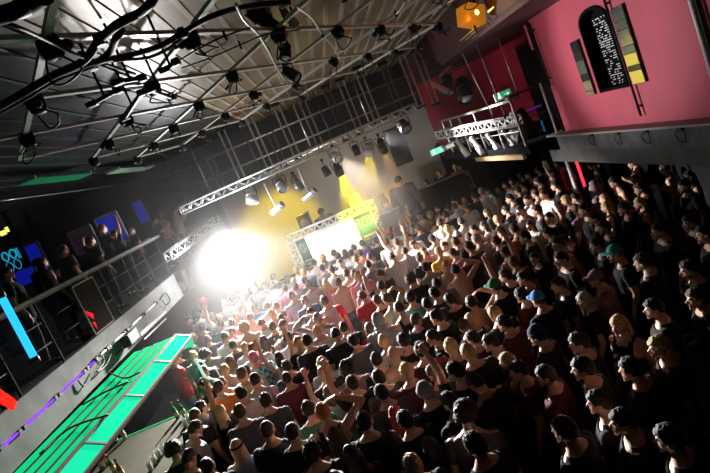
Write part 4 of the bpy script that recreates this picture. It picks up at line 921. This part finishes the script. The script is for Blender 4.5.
# ------------------------------------------------------------------ people: who stands where
# crop origin and scale, then: cx cy top pose yaw hair   (top: colour+type, hair: type+colour)
CROWD = [
(150, 293, 7.89, '''585 85 Gt D 0 sB; 545 200 Wt L 0 sB; 335 250 Kt D -20 sN; 410 275 Ct D 0 sD; 280 370 Et E -60 zB; 455 368 Kt D 5 sD; 560 245 It D 0 sD;
 645 238 Pt D 0 sD; 590 345 Wt D 0 sD; 650 308 Pt D -10 sN; 655 412 Kt D 0 sK; 680 185 Pt R 0 sB; 470 215 Ct D 10 sK; 380 180 Gt D 0 sK; 300 190 Ct D 0 sK; 400 130 Gt D 0 sD'''),
(230, 293, 7.89, '''90 45 Wt D 0 sB; 75 108 Gt D 0 sG; 195 118 Bt D 0 sD; 160 190 At D 0 sN; 125 270 -n D 0 cB; 260 238 Wt E 30 sN; 330 160 Pt D 180 sB; 300 108 Gt D 0 sN;
 370 100 Kt S 0 sN; 400 205 Gt D 0 sN; 400 265 Ct F -30 sN; 335 268 Kt D 0 sD; 457 355 Wt D 10 BK; 190 370 At E 20 sN; 245 385 Kk D 0 lD; 130 430 Wt D 0 sB; 180 445 Gt D 0 sN; 35 400 Kt D 0 sK;
 537 395 Kt D 0 qB; 610 378 Kt D 0 sK; 470 28 Gt D 0 sN; 512 85 Mt D 0 sK; 590 58 Nt D 0 sN; 640 152 -n S 170 sD; 672 265 At D 180 sN; 25 245 Gt D 0 sD; 15 315 Pt D 20 sN'''),
(310, 293, 7.89, '''55 210 Gl G 0 sG; 115 65 Wr D 0 sN; 315 48 Kt D 0 zD; 485 45 Ct D -10 zB; 620 45 At H 60 sN; 540 175 Et D 0 sN; 625 190 Gh D 0 HG; 285 268 Kt D 0 zK; 450 282 Rt D 0 lN;
 350 378 Ct D 20 sK; 640 408 Lt D 0 zB; 705 145 At D 0 sB; 40 300 Wt D 150 bB; 215 30 Kt D 0 sN; 420 20 Rt D 30 sN; 200 340 Kt E 0 sK; 540 60 Mt D 30 sN'''),
(390, 293, 7.89, '''105 130 Kk F 20 sN; 200 182 Kj D -45 sN; 288 92 Ct D 10 zK; 385 235 Kk D 10 lK; 125 385 Kt D 20 sK; 225 395 Kt D 60 sK; 562 255 Kk D 10 lB; 640 225 Kt D 30 sN; 500 445 Ct D 0 sB;
 640 440 Kt D 20 zB; 690 75 -n H 20 sD; 345 15 Ct D 30 sK; 150 60 It D 0 sK; 460 60 Kt D 40 sD; 470 150 Kt D 60 sK'''),
(230, 233, 7.89, '''400 250 Gt D 0 sN; 355 320 St D 0 sB; 280 345 Gt D 0 sN; 465 352 Wt D 0 sN; 215 438 Gt D 0 sG; 285 442 Wt D 0 sB; 432 435 Pt D 0 sN; 690 168 At D 0 CK; 570 200 Wt D 0 sB; 612 265 Wt D 0 sN;
 580 312 St D 0 sB; 690 302 Gt D 0 sN; 590 378 Ct D 0 sD; 637 402 At D 0 sN; 520 432 Gt D 0 sN; 545 295 Gt D 0 lN; 480 290 Ct D 0 sK; 150 440 Gt D 0 sK; 690 230 Pt D 160 sN; 340 415 Wt D 0 sN; 500 380 Pt D 0 sB'''),
(310, 233, 7.89, '''250 88 Kt D 0 sD; 322 78 Vt D 0 sN; 365 103 Pt D 0 lN; 185 132 Gt D 0 sG; 140 132 Ct D 0 sK; 240 155 At D 0 lN; 325 162 Wt D 0 sN; 50 172 Wt D 0 sN; 92 185 At D 0 sB; 130 222 Pt D 160 sN;
 50 235 Pt D 0 sN; 240 238 Wt D 170 sN; 352 215 Wt D 20 sN; 60 308 Ct D 170 sN; 100 278 Gt D 0 sK; 170 342 Wt D 0 sN; 182 288 Wt D 0 CK; 287 322 At D 0 sD; 345 332 Pt D 0 sN; 318 422 Wt D 0 sN;
 460 250 Gt D 0 zK; 470 188 Ct D 0 sD; 450 125 At D 0 sK; 500 352 Ct D 0 sN; 512 422 Kt D 0 sK; 430 425 Gt D 0 sK; 592 312 Nt F 60 sN; 605 75 Wt D 0 sN; 665 183 Wt F 10 sD; 450 48 Gt D 0 sB; 690 378 Wt D 20 sN;
 15 412 Wt D 0 sN; 210 185 Wt D 0 sN; 400 160 Ot D 0 sN; 505 60 Kt R 0 sD; 640 30 At D 0 sN; 380 340 Pt D 0 sB; 230 390 -n D 0 sN; 110 400 Pk D 0 lB; 560 420 Kt L 0 sD'''),
(390, 233, 7.89, '''35 182 Wt D 0 sK; 195 75 At F 150 sN; 235 195 Kt D 0 uN; 75 372 Kt D 0 2K; 165 368 Kt D 0 cN; 262 140 Pk D 160 lN; 290 272 Gt D 0 sK; 400 142 Yt D 0 sB; 372 400 Gt D 10 zK; 510 78 Ct D 20 sN;
 505 152 Pt D 40 sN; 512 200 Wt D 60 sN; 590 182 Ct D 20 sD; 520 292 -n H 10 sK; 690 45 Gt D 40 sG; 630 35 Ct D 30 sD; 545 15 Gt D 20 CG; 340 45 Wt D 20 CK; 150 40 Wt D 160 sN; 455 240 -n D 170 bN; 110 150 St D 0 sK; 60 70 At B 0 sN;
 440 100 -n D 150 sN; 630 110 Ct D 40 sD; 380 270 At D 0 zB'''),
(370, 173, 7.89, '''330 332 At D 0 sD; 245 392 Gt D 0 lB; 212 395 Ct D 20 sD; 440 312 Pk R 150 sN; 535 282 At D 0 cB; 492 402 Wt D 10 sN; 555 392 Wt D 0 sD; 622 215 Wt D 120 sN; 662 102 Wt D 150 zB; 702 195 Ct D 100 sD; 640 335 Wt D 40 sK;
 612 445 At D 10 sB; 105 442 Wt D 0 CR; 180 400 Gt D 0 sK; 275 430 Wt R 0 sB; 590 335 Kt D 20 sK; 400 430 Ct D 0 sN; 695 110 Wt D 120 zK; 580 300 Ct D 10 sK; 690 400 Wt D 30 sN; 340 430 Kt D 0 sK'''),
(150, 353, 7.89, '''165 62 Rt F -60 sN; 285 102 Gt E 40 cD; 430 118 Et D -40 sN; 560 160 At D 0 sB; 540 268 Ot D -20 sD; 462 388 Gt R -30 sK; 590 445 Kk D -10 lB; 235 318 Kt E 60 zK; 75 235 Kt E 60 zK; 700 185 At D 0 sN; 695 318 Wt D 10 sK; 215 25 Kt D 0 sK;
 610 235 Rt F 20 sN; 640 60 Ct D 0 lN; 340 25 Et D 0 sB'''),
(150, 413, 7.89, '''290 62 Kt E -20 zN; 255 188 Gt E -50 sD; 190 300 Kt E 30 cD; 250 402 Kt E -20 sD; 482 402 Nt D 0 zK; 660 300 At D 10 lBK; 700 50 Ct D -10 lN'''),
(230, 353, 7.89, '''95 162 Wt D 0 sN; 150 228 Lt D 0 sK; 240 28 Tt D 10 AP; 450 108 Kt D 0 sD; 450 202 Mt D 0 zK; 112 425 Ct D 0 sN; 225 425 Ct D 0 qK; 622 445 Et D 0 sK; 330 60 Wk B 0 lD'''),
(230, 413, 7.89, '''295 140 Nt D -15 zD; 535 130 Kt D -5 zD; 690 312 Kj D 0 qD; 690 35 Kk H -10 sO'''),
(310, 353, 7.89, '''105 150 Kt D 20 bB; 95 90 Wt D 0 lB; 190 290 Gt L 0 lN; 388 232 Kt L 10 sD; 450 97 Ut D 0 cK; 560 75 Kt D 0 sK; 650 10 -n D 0 bB; 690 120 Ct D 20 sK'''),
(310, 413, 7.89, '''618 110 Gk D 10 lR; 282 410 Kk K 20 zKA; 420 250 Mt K 10 lK; 200 180 Mk D 0 lK; 480 90 Kt D 0 sK'''),
(390, 353, 7.89, '''152 172 Mt D 0 sB; 265 192 Ct D 30 sN; 375 230 Kt R 20 BG; 90 30 Mt D 10 sK; 560 80 Kt D 40 sK; 500 330 Kt D 30 sD; 20 330 Ct D 10 sK; 620 200 Kt E 40 sD'''),
(390, 413, 7.89, '''510 72 Ct E -20 cD; 195 415 Kt D 20 sB; 340 230 Kt D 10 lK; 60 60 Kt D 20 sK; 690 250 Kt D 30 sD'''),
(450, 143, 7.89, '''265 212 Ct D 40 sB; 302 190 Rt D 150 sN; 335 178 Mt D 120 sD; 432 205 Kt D 70 lN; 405 290 Kk D 130 lN; 350 278 Ct D 150 sN; 190 298 Wt D 120 sD; 272 338 Wt D 110 sK; 172 380 Ct D 30 sO; 30 335 Wt D 130 sN; 80 365 Wt F 110 sD;
 575 312 Ct F 100 sD; 683 162 Kt F 60 CV; 680 395 At D 60 sN; 620 442 Wt D 90 sD; 482 432 Ct D 80 sK; 70 442 Wt D 110 sD; 345 270 Kt D 60 sN; 240 390 Kt D 20 sK; 420 350 Kk D 30 lN; 540 370 Kt D 40 sD; 700 300 Kt D 70 sK; 280 250 Kt D 30 sK; 500 250 Mt D 60 sD'''),
(450, 203, 7.89, '''92 145 Wt D 20 sK; 205 198 Wk D 70 sD; 72 245 Ct D 20 CG; 238 298 Ct D 40 cN; 367 130 Gt D 20 zB; 372 302 Ct D 50 sK; 132 412 Kt D 30 sN; 622 382 Ct D 110 sK; 562 52 Ut D 120 sN; 690 55 Ct D 60 sN; 665 160 Wt D 110 lK; 540 450 Kt D 30 sN; 20 320 At D 20 sB;
 440 380 Kk R 40 zD; 515 200 Fk D 30 sD; 280 180 Wk D 60 lD; 230 60 At D 20 sB; 20 20 Wt D 10 sN; 130 30 Wt D 30 sN; 300 70 Ct D 40 lN; 450 50 Kt D 50 sK; 420 230 Kt D 50 sK; 140 270 Pk D 120 lN; 610 260 Kt D 60 sK'''),
(530, 143, 7.89, '''155 185 Kt D 60 lB; 192 268 Bt R 80 sD; 118 400 Wt D 100 sN; 48 395 Kt D 60 sB; 305 445 Kt D 60 sB; 515 350 Uh D 40 HU; 672 300 Kk K 80 sD; 210 330 Kt D 60 sK; 400 420 Kt D 70 sK; 600 440 Kk D 60 lB'''),
(530, 203, 7.89, '''45 60 Ct D 100 sD; 372 45 Ut D 40 sN; 48 155 Kk D 70 lB; 242 195 Kt D 60 sB; 335 262 Kt E 60 zD; 202 320 Kk D 90 sD; 415 380 Et D 70 sD; 50 432 Kt D 110 lK; 262 432 Kt D 80 sD; 545 320 Kt D 80 sK; 690 385 Kt D 60 CI; 440 45 Kt D 90 sD; 612 25 Kk D 60 lB; 140 112 Kt D 90 sK;
 520 110 Kt D 60 sK; 600 180 Kt D 70 sK; 150 230 Kt D 60 sK'''),
(620, 143, 7.89, '''122 280 Kt D 80 sO; 182 345 Kt K 80 sN; 380 190 -n K 60 zD; 295 350 Kt D 60 lB; 672 185 Kt D 70 sD; 165 465 Kk D 60 lB; 520 330 Kt D 70 sK; 560 260 Kk D 80 lK'''),
(620, 203, 7.89, '''45 35 Kt D 70 sD; 235 272 Kk D 60 cB; 325 205 Kt D 80 sD; 370 300 Kt D 80 sN; 480 312 Kt D 70 bN; 605 312 Kt D 90 lD; 52 432 Kt D 90 sNW; 690 230 Kt D 80 sK; 440 412 Kt D 60 sK; 200 455 Kt D 60 sD; 570 140 Kt D 80 sD'''),
(470, 263, 7.89, '''290 110 Kt L 60 sD; 175 190 Kt D 50 CE; 62 300 Mt D 30 zD; 155 420 Kt D 40 sB; 550 282 Kt D 40 CB; 290 222 Ut D 40 sD; 430 110 Kt D 60 sD; 420 250 Mt D 40 sK'''),
(470, 323, 7.89, '''265 292 Kk D 50 lB; 390 375 Mt D 60 sK; 100 90 Mt D 50 sD; 20 250 Kt D 50 sD; 180 30 Mt D 50 sD; 520 100 Kt D 60 BN'''),
(530, 240, 3.94, '''270 150 Ut D 60 CU; 315 115 Kt E 60 bN; 225 230 Kt D 70 lG; 322 302 Kt D 90 sD; 357 325 Kk D 110 lB; 205 400 Kt D 70 sD; 525 415 Kt D 60 sB; 640 110 Kt D 80 sD; 648 225 Kt D 60 sN; 140 75 Kt D 90 sD; 120 170 Kt D 70 sD; 430 220 Kt D 60 sK; 520 260 Kt D 70 sK'''),
(530, 353, 3.94, '''105 85 Mt D 60 sD; 285 185 Kt D 60 sD; 525 115 Kk D 70 sDA; 400 60 Kt D 60 sK; 200 60 Kt D 70 sD; 380 260 Kt D 50 sK; 150 300 Kt D 40 sD; 560 330 Kt D 60 sK'''),
]
ZB_ = {'m': (1.66, 1.80), 'f': (1.55, 1.68)}
crowd = []
def auto_color(t): return t
for ox, oy, sc_, txt in CROWD:
    for ent in txt.replace('\n', ' ').split(';'):
        q = ent.split()
        if not q: continue
        px, py = ox + float(q[0]) / sc_, oy + float(q[1]) / sc_
        top, pose, yaw, hr = q[2], q[3], float(q[4]), q[5]
        sex = 'f' if hr[0] in 'lup2' or top[1] == 'k' and hr[0] not in 'sbzc' else 'm'
        h = RND.uniform(*ZB_[sex])
        crowd.append(dict(px=px, py=py, top=top, pose=pose, yaw=yaw + RND.uniform(-14, 14), hr=hr, sex=sex, h=h))
# drop doubles measured in two overlapping crops
out = []
for p in crowd:
    if all(math.hypot(p['px'] - q['px'], p['py'] - q['py']) > 4.0 for q in out): out.append(p)
crowd = out
def settle(p): 
    w = W(p['px'], p['py'], z=p['h'] * .935); p['x'], p['y'] = w.x, w.y
for p in crowd: settle(p)
cbase = {}
for p in crowd: cbase[p['top'] + p['pose'] + p['hr'][:1]] = cbase.get(p['top'] + p['pose'] + p['hr'][:1], 0) + 1
while len(crowd) > 306:                                   # thin out where two were measured almost on the same spot
    best = None
    for i, p in enumerate(crowd):
        if p['pose'] not in 'DEF' or p['hr'][0] in 'CBHA2' or p['top'][0] in 'TFYOR' or p['top'][1] in 'rn': continue
        if p['y'] < 8 and p['x'] < 1.5: continue
        d = min(math.hypot(p['x'] - q['x'], (p['y'] - q['y']) * .8) for q in crowd if q is not p)
        if p['x'] > 3 and p['y'] < 8: d *= .8
        if best is None or d < best[0]: best = (d, i)
    crowd.pop(best[1])
# people too close to a neighbour get a slightly different height along the same sight line, then a small step apart
for it in range(60):
    for i, p in enumerate(crowd):
        for q in crowd[:i]:
            dx, dy = p['x'] - q['x'], p['y'] - q['y']; d = math.hypot(dx, dy)
            if d < .38:
                k = (.38 - d) / max(d, .02) * .28
                p['x'] += dx * k; p['y'] += dy * k; q['x'] -= dx * k; q['y'] -= dy * k
    for p in crowd:
        p['y'] = min(p['y'], 14.75)
        if p['y'] < 9.9: p['x'] = max(p['x'], -3.0 + (0 if p['y'] < 9.2 else -.3))
        if p['x'] > 4.2 and p['y'] < 11.8: pass
# fill the gaps between them so that no floor shows through the crowd
def inside(x, y):
    return 4.6 < y < 14.7 and x < 6.2 and x > (-2.6 if y < 9.6 else -3.4) and not (1.5 < x < 3.6 and y > 15)
n0 = len(crowd); y = 4.8; FILL_MAX = 308 - n0
cand = []
while y < 14.7:
    x = -3.4
    while x < 6.1:
        X, Y_ = x + RND.uniform(-.12, .12), y + RND.uniform(-.12, .12)
        a, b = P((X, Y_, 1.62))
        if inside(X, Y_) and -6 < a < 716 and b < 478 and not (a > 520 and b > 330):
            d = min(math.hypot(X - q['x'], Y_ - q['y']) for q in crowd); cand.append((d, X, Y_, a, b))
        x += .21
    y += .21
while FILL_MAX > 0 and cand:
    cand.sort(key=lambda c: -c[0]); d, X, Y_, a, b = cand.pop(0)
    if d < .50: break
    dark = X > 1.2
    sex = RND.choice('mmf'); top = RND.choice(['Kt', 'Ct', 'Nt', 'Kk', 'Mt'] if dark else ['Wt', 'Gt', 'Kt', 'At', 'St', 'Ct', 'Pt'])
    hr = (RND.choice(['lN', 'lK', 'pN', 'lB', 'uN']) if sex == 'f' else RND.choice(['sN', 'sD', 'sK', 'zN', 'sB']))
    p = dict(top=top, pose=RND.choice('DDDEEF'), yaw=(50 if dark else 0) + RND.uniform(-25, 25), hr=hr, sex=sex, h=RND.uniform(*ZB_[sex]) - .07, x=X, y=Y_)
    crowd.append(p); FILL_MAX -= 1
    cand = [(min(c[0], math.hypot(c[1] - X, c[2] - Y_)),) + c[1:] for c in cand]
for p in crowd: p['px'], p['py'] = P((p['x'], p['y'], p['h'] * .935))
print('CROWD', n0, len(crowd))
# ---- labels
TW = {'t': 't-shirt', 'l': 'long-sleeved top', 'k': 'tank top', 'j': 'zipped jacket', 'h': 'hooded top', 'r': 't-shirt'}
HATW = {'C': 'cap', 'B': 'knitted beanie', 'A': 'bandana', 'H': 'hood'}
def base(p):
    t = p['top']; s = 'bare-chested person' if t[1] == 'n' else 'person in ' + ('white t-shirt with red sleeves' if t[1] == 'r' else CLO[t[0]][0] + ' ' + TW[t[1]])
    hk = p['hr'][0]
    if hk in HATW: s += ' and ' + CLO[p['hr'][1]][0] + ' ' + HATW[hk]
    elif len(p['hr']) > 2: s += ' and ' + CLO[p['hr'][2]][0] + ' headband'
    if p['pose'] != 'D': s += ', ' + POSEWORD[p['pose']]
    return s
for p in crowd: p['base'] = base(p)
from collections import Counter
cb = Counter(p['base'] for p in crowd)
ANCH = [('white booth screen', 335, 240), ('green bar canopy', 165, 350), ('strobe', 225, 240), ('red neon tube', 581, 172), ('stage guard', 408, 200)]
for p in crowd:
    if cb[p['base']] == 1:
        nm = {'C': 'cap', 'B': 'beanie', 'A': 'bandana', 'H': 'hood'}
        if p['hr'][0] in nm and sum(q['hr'][:2] == p['hr'][:2] for q in crowd) == 1: ANCH.append((CLO[p['hr'][1]][0] + ' ' + nm[p['hr'][0]], p['px'], p['py']))
        elif p['top'][0] in 'TRVOFYBI' and sum(q['top'] == p['top'] for q in crowd) == 1 : ANCH.append((CLO[p['top'][0]][0] + ' ' + TW[p['top'][1]], p['px'], p['py']))
        elif p['top'][1] in 'rlj': ANCH.append(('red-sleeved t-shirt' if p['top'][1] == 'r' else CLO[p['top'][0]][0] + ' ' + TW[p['top'][1]], p['px'], p['py']))
DIRS = [('on the stage side of', (0.38, -.92)), ('on the camera side of', (-.38, .92)), ('on the bar side of', (-.92, -.38)), ('on the pink-wall side of', (.92, .38))]
used = set()
for p in crowd:
    if cb[p['base']] == 1: p['label'] = p['base']; continue
    best = None
    for an, ax, ay in ANCH:
        vx, vy = p['px'] - ax, p['py'] - ay
        if math.hypot(vx, vy) < 3: continue
        dn, dv = max(DIRS, key=lambda D: D[1][0] * vx + D[1][1] * vy)
        same = []
        for q in crowd:
            if q['base'] != p['base']: continue
            wx, wy = q['px'] - ax, q['py'] - ay
            if max(DIRS, key=lambda D: D[1][0] * wx + D[1][1] * wy)[0] == dn: same.append((math.hypot(wx, wy), id(q)))
        same.sort(); k = [i for d, i in same].index(id(p))
        if k > 11: continue
        lab = '%s, %s %s the %s' % (p['base'], (['nearest'] + ORD[1:])[k], dn, an)
        c = math.hypot(vx, vy) * (1 + .8 * k) + 12 * max(0, len(lab.split()) - 14) + 9e3 * (len(lab.split()) > 16)
        if lab not in used and (best is None or c < best[0]): best = (c, lab)
    p['label'] = best[1] if best else p['base'] + ' deep in the crowd'; used.add(p['label'])
for p in crowd:
    o = person(p['x'], p['y'], 0, p['h'], p['yaw'], p['pose'], p['top'], p['hr'], RND.choice('NKCNG'), p['sex'])
    tag(o, p['label'], 'person', 'crowd on the dance floor'); p['o'] = o
def hold(p, side=1):
    B = body(p['sex'], p['pose']); bn = [b for b in B['bones'] if b[0] == side][0]; s = p['h'] / 1.775
    d = (bn[3] - bn[2]).normalized(); h = bn[3] + d * .07 + Vector((0, .03, 0))
    return Matrix.Translation((p['x'], p['y'], 0)) @ Matrix.Rotation(math.radians(p['yaw']), 4, 'Z') @ (h * s)
nd = 0
for p in crowd:
    if p['pose'] == 'P' or p['pose'] == 'K':
        c = hold(p); nd += 1
        glass(c - Vector((0, 0, .05)), 'plastic cup held up by ' + p['label'].split(',')[0].replace('person', 'the person'))
for p in crowd:
    if p['base'].startswith('person in white t-shirt, left arm'):
        c = hold(p, -1) + Vector((0, 0, .08)); bm = bmesh.new(); me = hair('C').copy(); o = bpy.data.objects.new('cap', me); COL.objects.link(o); own(o, cmat('R')); o.location = c; o.rotation_euler = (.3, .2, 1.2); tag(o, 'red cap waved in the air near the strobe', 'cap'); bm.free()
    if p['base'].startswith('person in grey t-shirt, right arm') and p['px'] < 240:
        c = hold(p); bm = BM(); tube(bm, (0, 0, -.05), (-.02, 0, .32), .022, .018); o = obj('glow_stick', bm, mat('glow_green', (.55, .95, .8), .3, 0, .8), None, True); o.location = c; t = BM(); lathe(t, [(.02, -.07), (.026, -.06), (.026, -.02), (.02, -.01)], (0, 0, 0), 10); obj('cap', t, WHITEM, o); tag(o, 'pale green glow stick held up beside the bar', 'glow stick')
# ---- staff, DJ, side-stage and balcony guests
def placed(px, py, y, zf, yaw, pose, top, hr, label, trous='K', sex=None, group=None, sc=None, x=None):
    w = W(px, py, y=y) if x is None else W(px, py, x=x); h = (w.z - zf) / .935
    h = min(1.95, max(1.45, h)); o = person(w.x, w.y, zf, h, yaw, pose, top, hr, trous, sex, True)
    if sc: o.scale = (o.scale[0] * sc, o.scale[1] * sc, o.scale[2])
    return tag(o, label, 'person', group)
placed(398, 180, 15.05, SZ, -25, 'D', 'Cj', 'zD', 'broad person in dark jacket and jeans standing on the stage edge', 'B', None, None, 1.25)
placed(321, 211, 16.25, SZ, 180, 'F', 'Kh', 'BK', 'person in black top and black beanie behind the DJ booth', sc=1.1)
for px, py, top, pose, hr, lab in ((426, 181, 'Kt', 'F', 'lN', 'person in black t-shirt holding up both hands behind the black drape'), (439, 172, 'Kj', 'D', 'zN', 'person in black jacket behind the black drape'), (455, 167, 'Ot', 'D', 'CY', 'person in orange t-shirt and yellow cap by the dark doorway'), (463, 176, 'Kk', 'D', 'lN', 'person in black tank top beside the yellow cap by the doorway')):
    placed(px, py, 16.2, SZ - .0, 165, pose, top, hr, lab, 'K', None, 'people beside the stage')
for i, (px, py, top, pose, hr, lab) in enumerate(((5, 274, 'Kt', 'D', 'sD', 'nearest the camera'), (32, 265, 'Kt', 'F', 'sK', 'below the cyan neon'), (40.5, 263, 'Kk', 'D', 'lN', 'right beside the neon pair'), (62, 250, 'Ct', 'D', 'sN', 'in front of the mauve panel'), (89, 241, 'Kt', 'G', 'sD', 'at the middle blue screen'), (101, 229, 'Mt', 'D', 'sN', 'against the middle blue screen'), (114, 234, 'Kt', 'R', 'sK', 'with a raised arm before the blue'), (130, 232, 'Mt', 'K', 'sN', 'leaning on the rail with a cup'), (152, 221, 'Kt', 'F', 'sD', 'below the narrow blue screen'), (160, 215, 'Pk', 'D', 'lN', 'near the stage end'), (172, 211, 'At', 'F', 'sN', 'at the stage end by the strobe'))):
    x = -4.78 - .28 * (i % 2)
    o = placed(px, py, 0, 2.89, -70 + (i * 37 % 40), pose, top, hr, 'balcony person in ' + CLO[top[0]][0] + ' top ' + lab, 'K', None, 'guests on the bar-side balcony', None, x)
# bartender end: dark rucksack-like pile left out; the bar staff stands below the canopy
# ------------------------------------------------------------------ light
LP = ST + AIM * .16
lamp('strobe', 'SPOT', LP, 20000, (1, .96, .92), (-2.0, 7.0, 1.0), .12, 75, 1.0)
lamp('strobe_front', 'SPOT', LP, 10500, (1, .92, .86), (1.4, 11.9, 1.2), .12, 42, 1.0)
lamp('strobe_glow', 'POINT', LP + AIM * .1, 480, (.95, .97, 1), None, .1)
lamp('strobe_side', 'SPOT', LP, 2500, (1, .93, .92), (4.65, 8.6, 4.15), .12, 25, .7)
def beam(px, py, tx, ty, L, pw, sz, col, dy=2.3):
    a = W(px, py, y=TY + .1); b = W(tx, ty, y=TY + dy); d = (b - a).normalized(); lamp('stage_beam', 'SPOT', a + d * (L * .5 + .04), pw, col, b, .03, sz, .6)
YC = (1, .74, .0)
beam(338, 169, 362, 225, .34, 4200, 34, YC); beam(369, 149, 360, 215, .30, 5200, 15, YC, 2.3); beam(369, 149, 383, 212, .30, 5200, 15, YC, 2.3)
beam(382, 146, 396, 185, .40, 1800, 20, (1, .45, .10), 2.6); beam(281, 185, 284, 222, .4, 1000, 46, YC, 3.0)
lamp('gallery_wash', 'SPOT', (1.3, 14.1, 4.0), 2200, (1, .95, .92), (3.9, 13.0, 3.3), .1, 48, .8)
lamp('crowd_key', 'SPOT', (.4, 14.2, 3.95), 1600, (1, .78, .64), (1.3, 12.0, 1.5), .1, 56, 1.0)
lamp('booth_wash', 'SPOT', (-.2, 14.6, 4.9), 70, (1, .85, .62), (-.2, 17.5, 2.0), .2, 95, .8)
lamp('amber_glow', 'POINT', W(468, 20, y=9.0), 6, (1, .5, .1), None, .08)
w = bpy.data.worlds.new('club_dark'); SC.world = w; w.use_nodes = True
w.node_tree.nodes['Background'].inputs[0].default_value = (.5, .5, .6, 1); w.node_tree.nodes['Background'].inputs[1].default_value = .0012
hz = bpy.data.materials.new('stage_haze'); hz.use_nodes = True; nt = hz.node_tree; nt.nodes.remove(nt.nodes['Principled BSDF'])
vs = nt.nodes.new('ShaderNodeVolumeScatter'); vs.inputs['Anisotropy'].default_value = .2
tc = nt.nodes.new('ShaderNodeNewGeometry'); acc = None
for c, r, d in ((tuple(ST), 4.6, .022), (tuple(W(366, 195, y=14.5)), 2.0, .24)):
    v = nt.nodes.new('ShaderNodeVectorMath'); v.operation = 'DISTANCE'; v.inputs[1].default_value = c; nt.links.new(tc.outputs['Position'], v.inputs[0])
    m = nt.nodes.new('ShaderNodeMapRange'); m.interpolation_type = 'SMOOTHSTEP'; m.inputs[1].default_value = 0; m.inputs[2].default_value = r; m.inputs[3].default_value = d; m.inputs[4].default_value = .002
    nt.links.new(v.outputs['Value'], m.inputs[0])
    if acc is None: acc = m.outputs[0]
    else:
        ad = nt.nodes.new('ShaderNodeMath'); nt.links.new(acc, ad.inputs[0]); nt.links.new(m.outputs[0], ad.inputs[1]); acc = ad.outputs[0]
nt.links.new(acc, vs.inputs['Density'])
nt.links.new(vs.outputs[0], nt.nodes['Material Output'].inputs['Volume'])
bm = BM(); box(bm, (-.9, 13.3, 2.72), (8.2, 8.8, 5.4)); o = obj('stage_haze', bm, hz); tag(o, 'thin smoke hanging over the stage and strobe', 'haze', None, 'stuff')
SC.view_settings.view_transform = 'Standard'; SC.view_settings.look = 'None'; SC.view_settings.gamma = 1; SC.view_settings.use_curve_mapping = False
SC.view_settings.exposure = 0
SC.cycles.max_bounces = 6; SC.cycles.diffuse_bounces = 2; SC.cycles.glossy_bounces = 3; SC.cycles.volume_bounces = 1; SC.cycles.transparent_max_bounces = 6
SC.cycles.use_denoising = True; SC.cycles.sample_clamp_indirect = 4; SC.cycles.volume_step_rate = 4
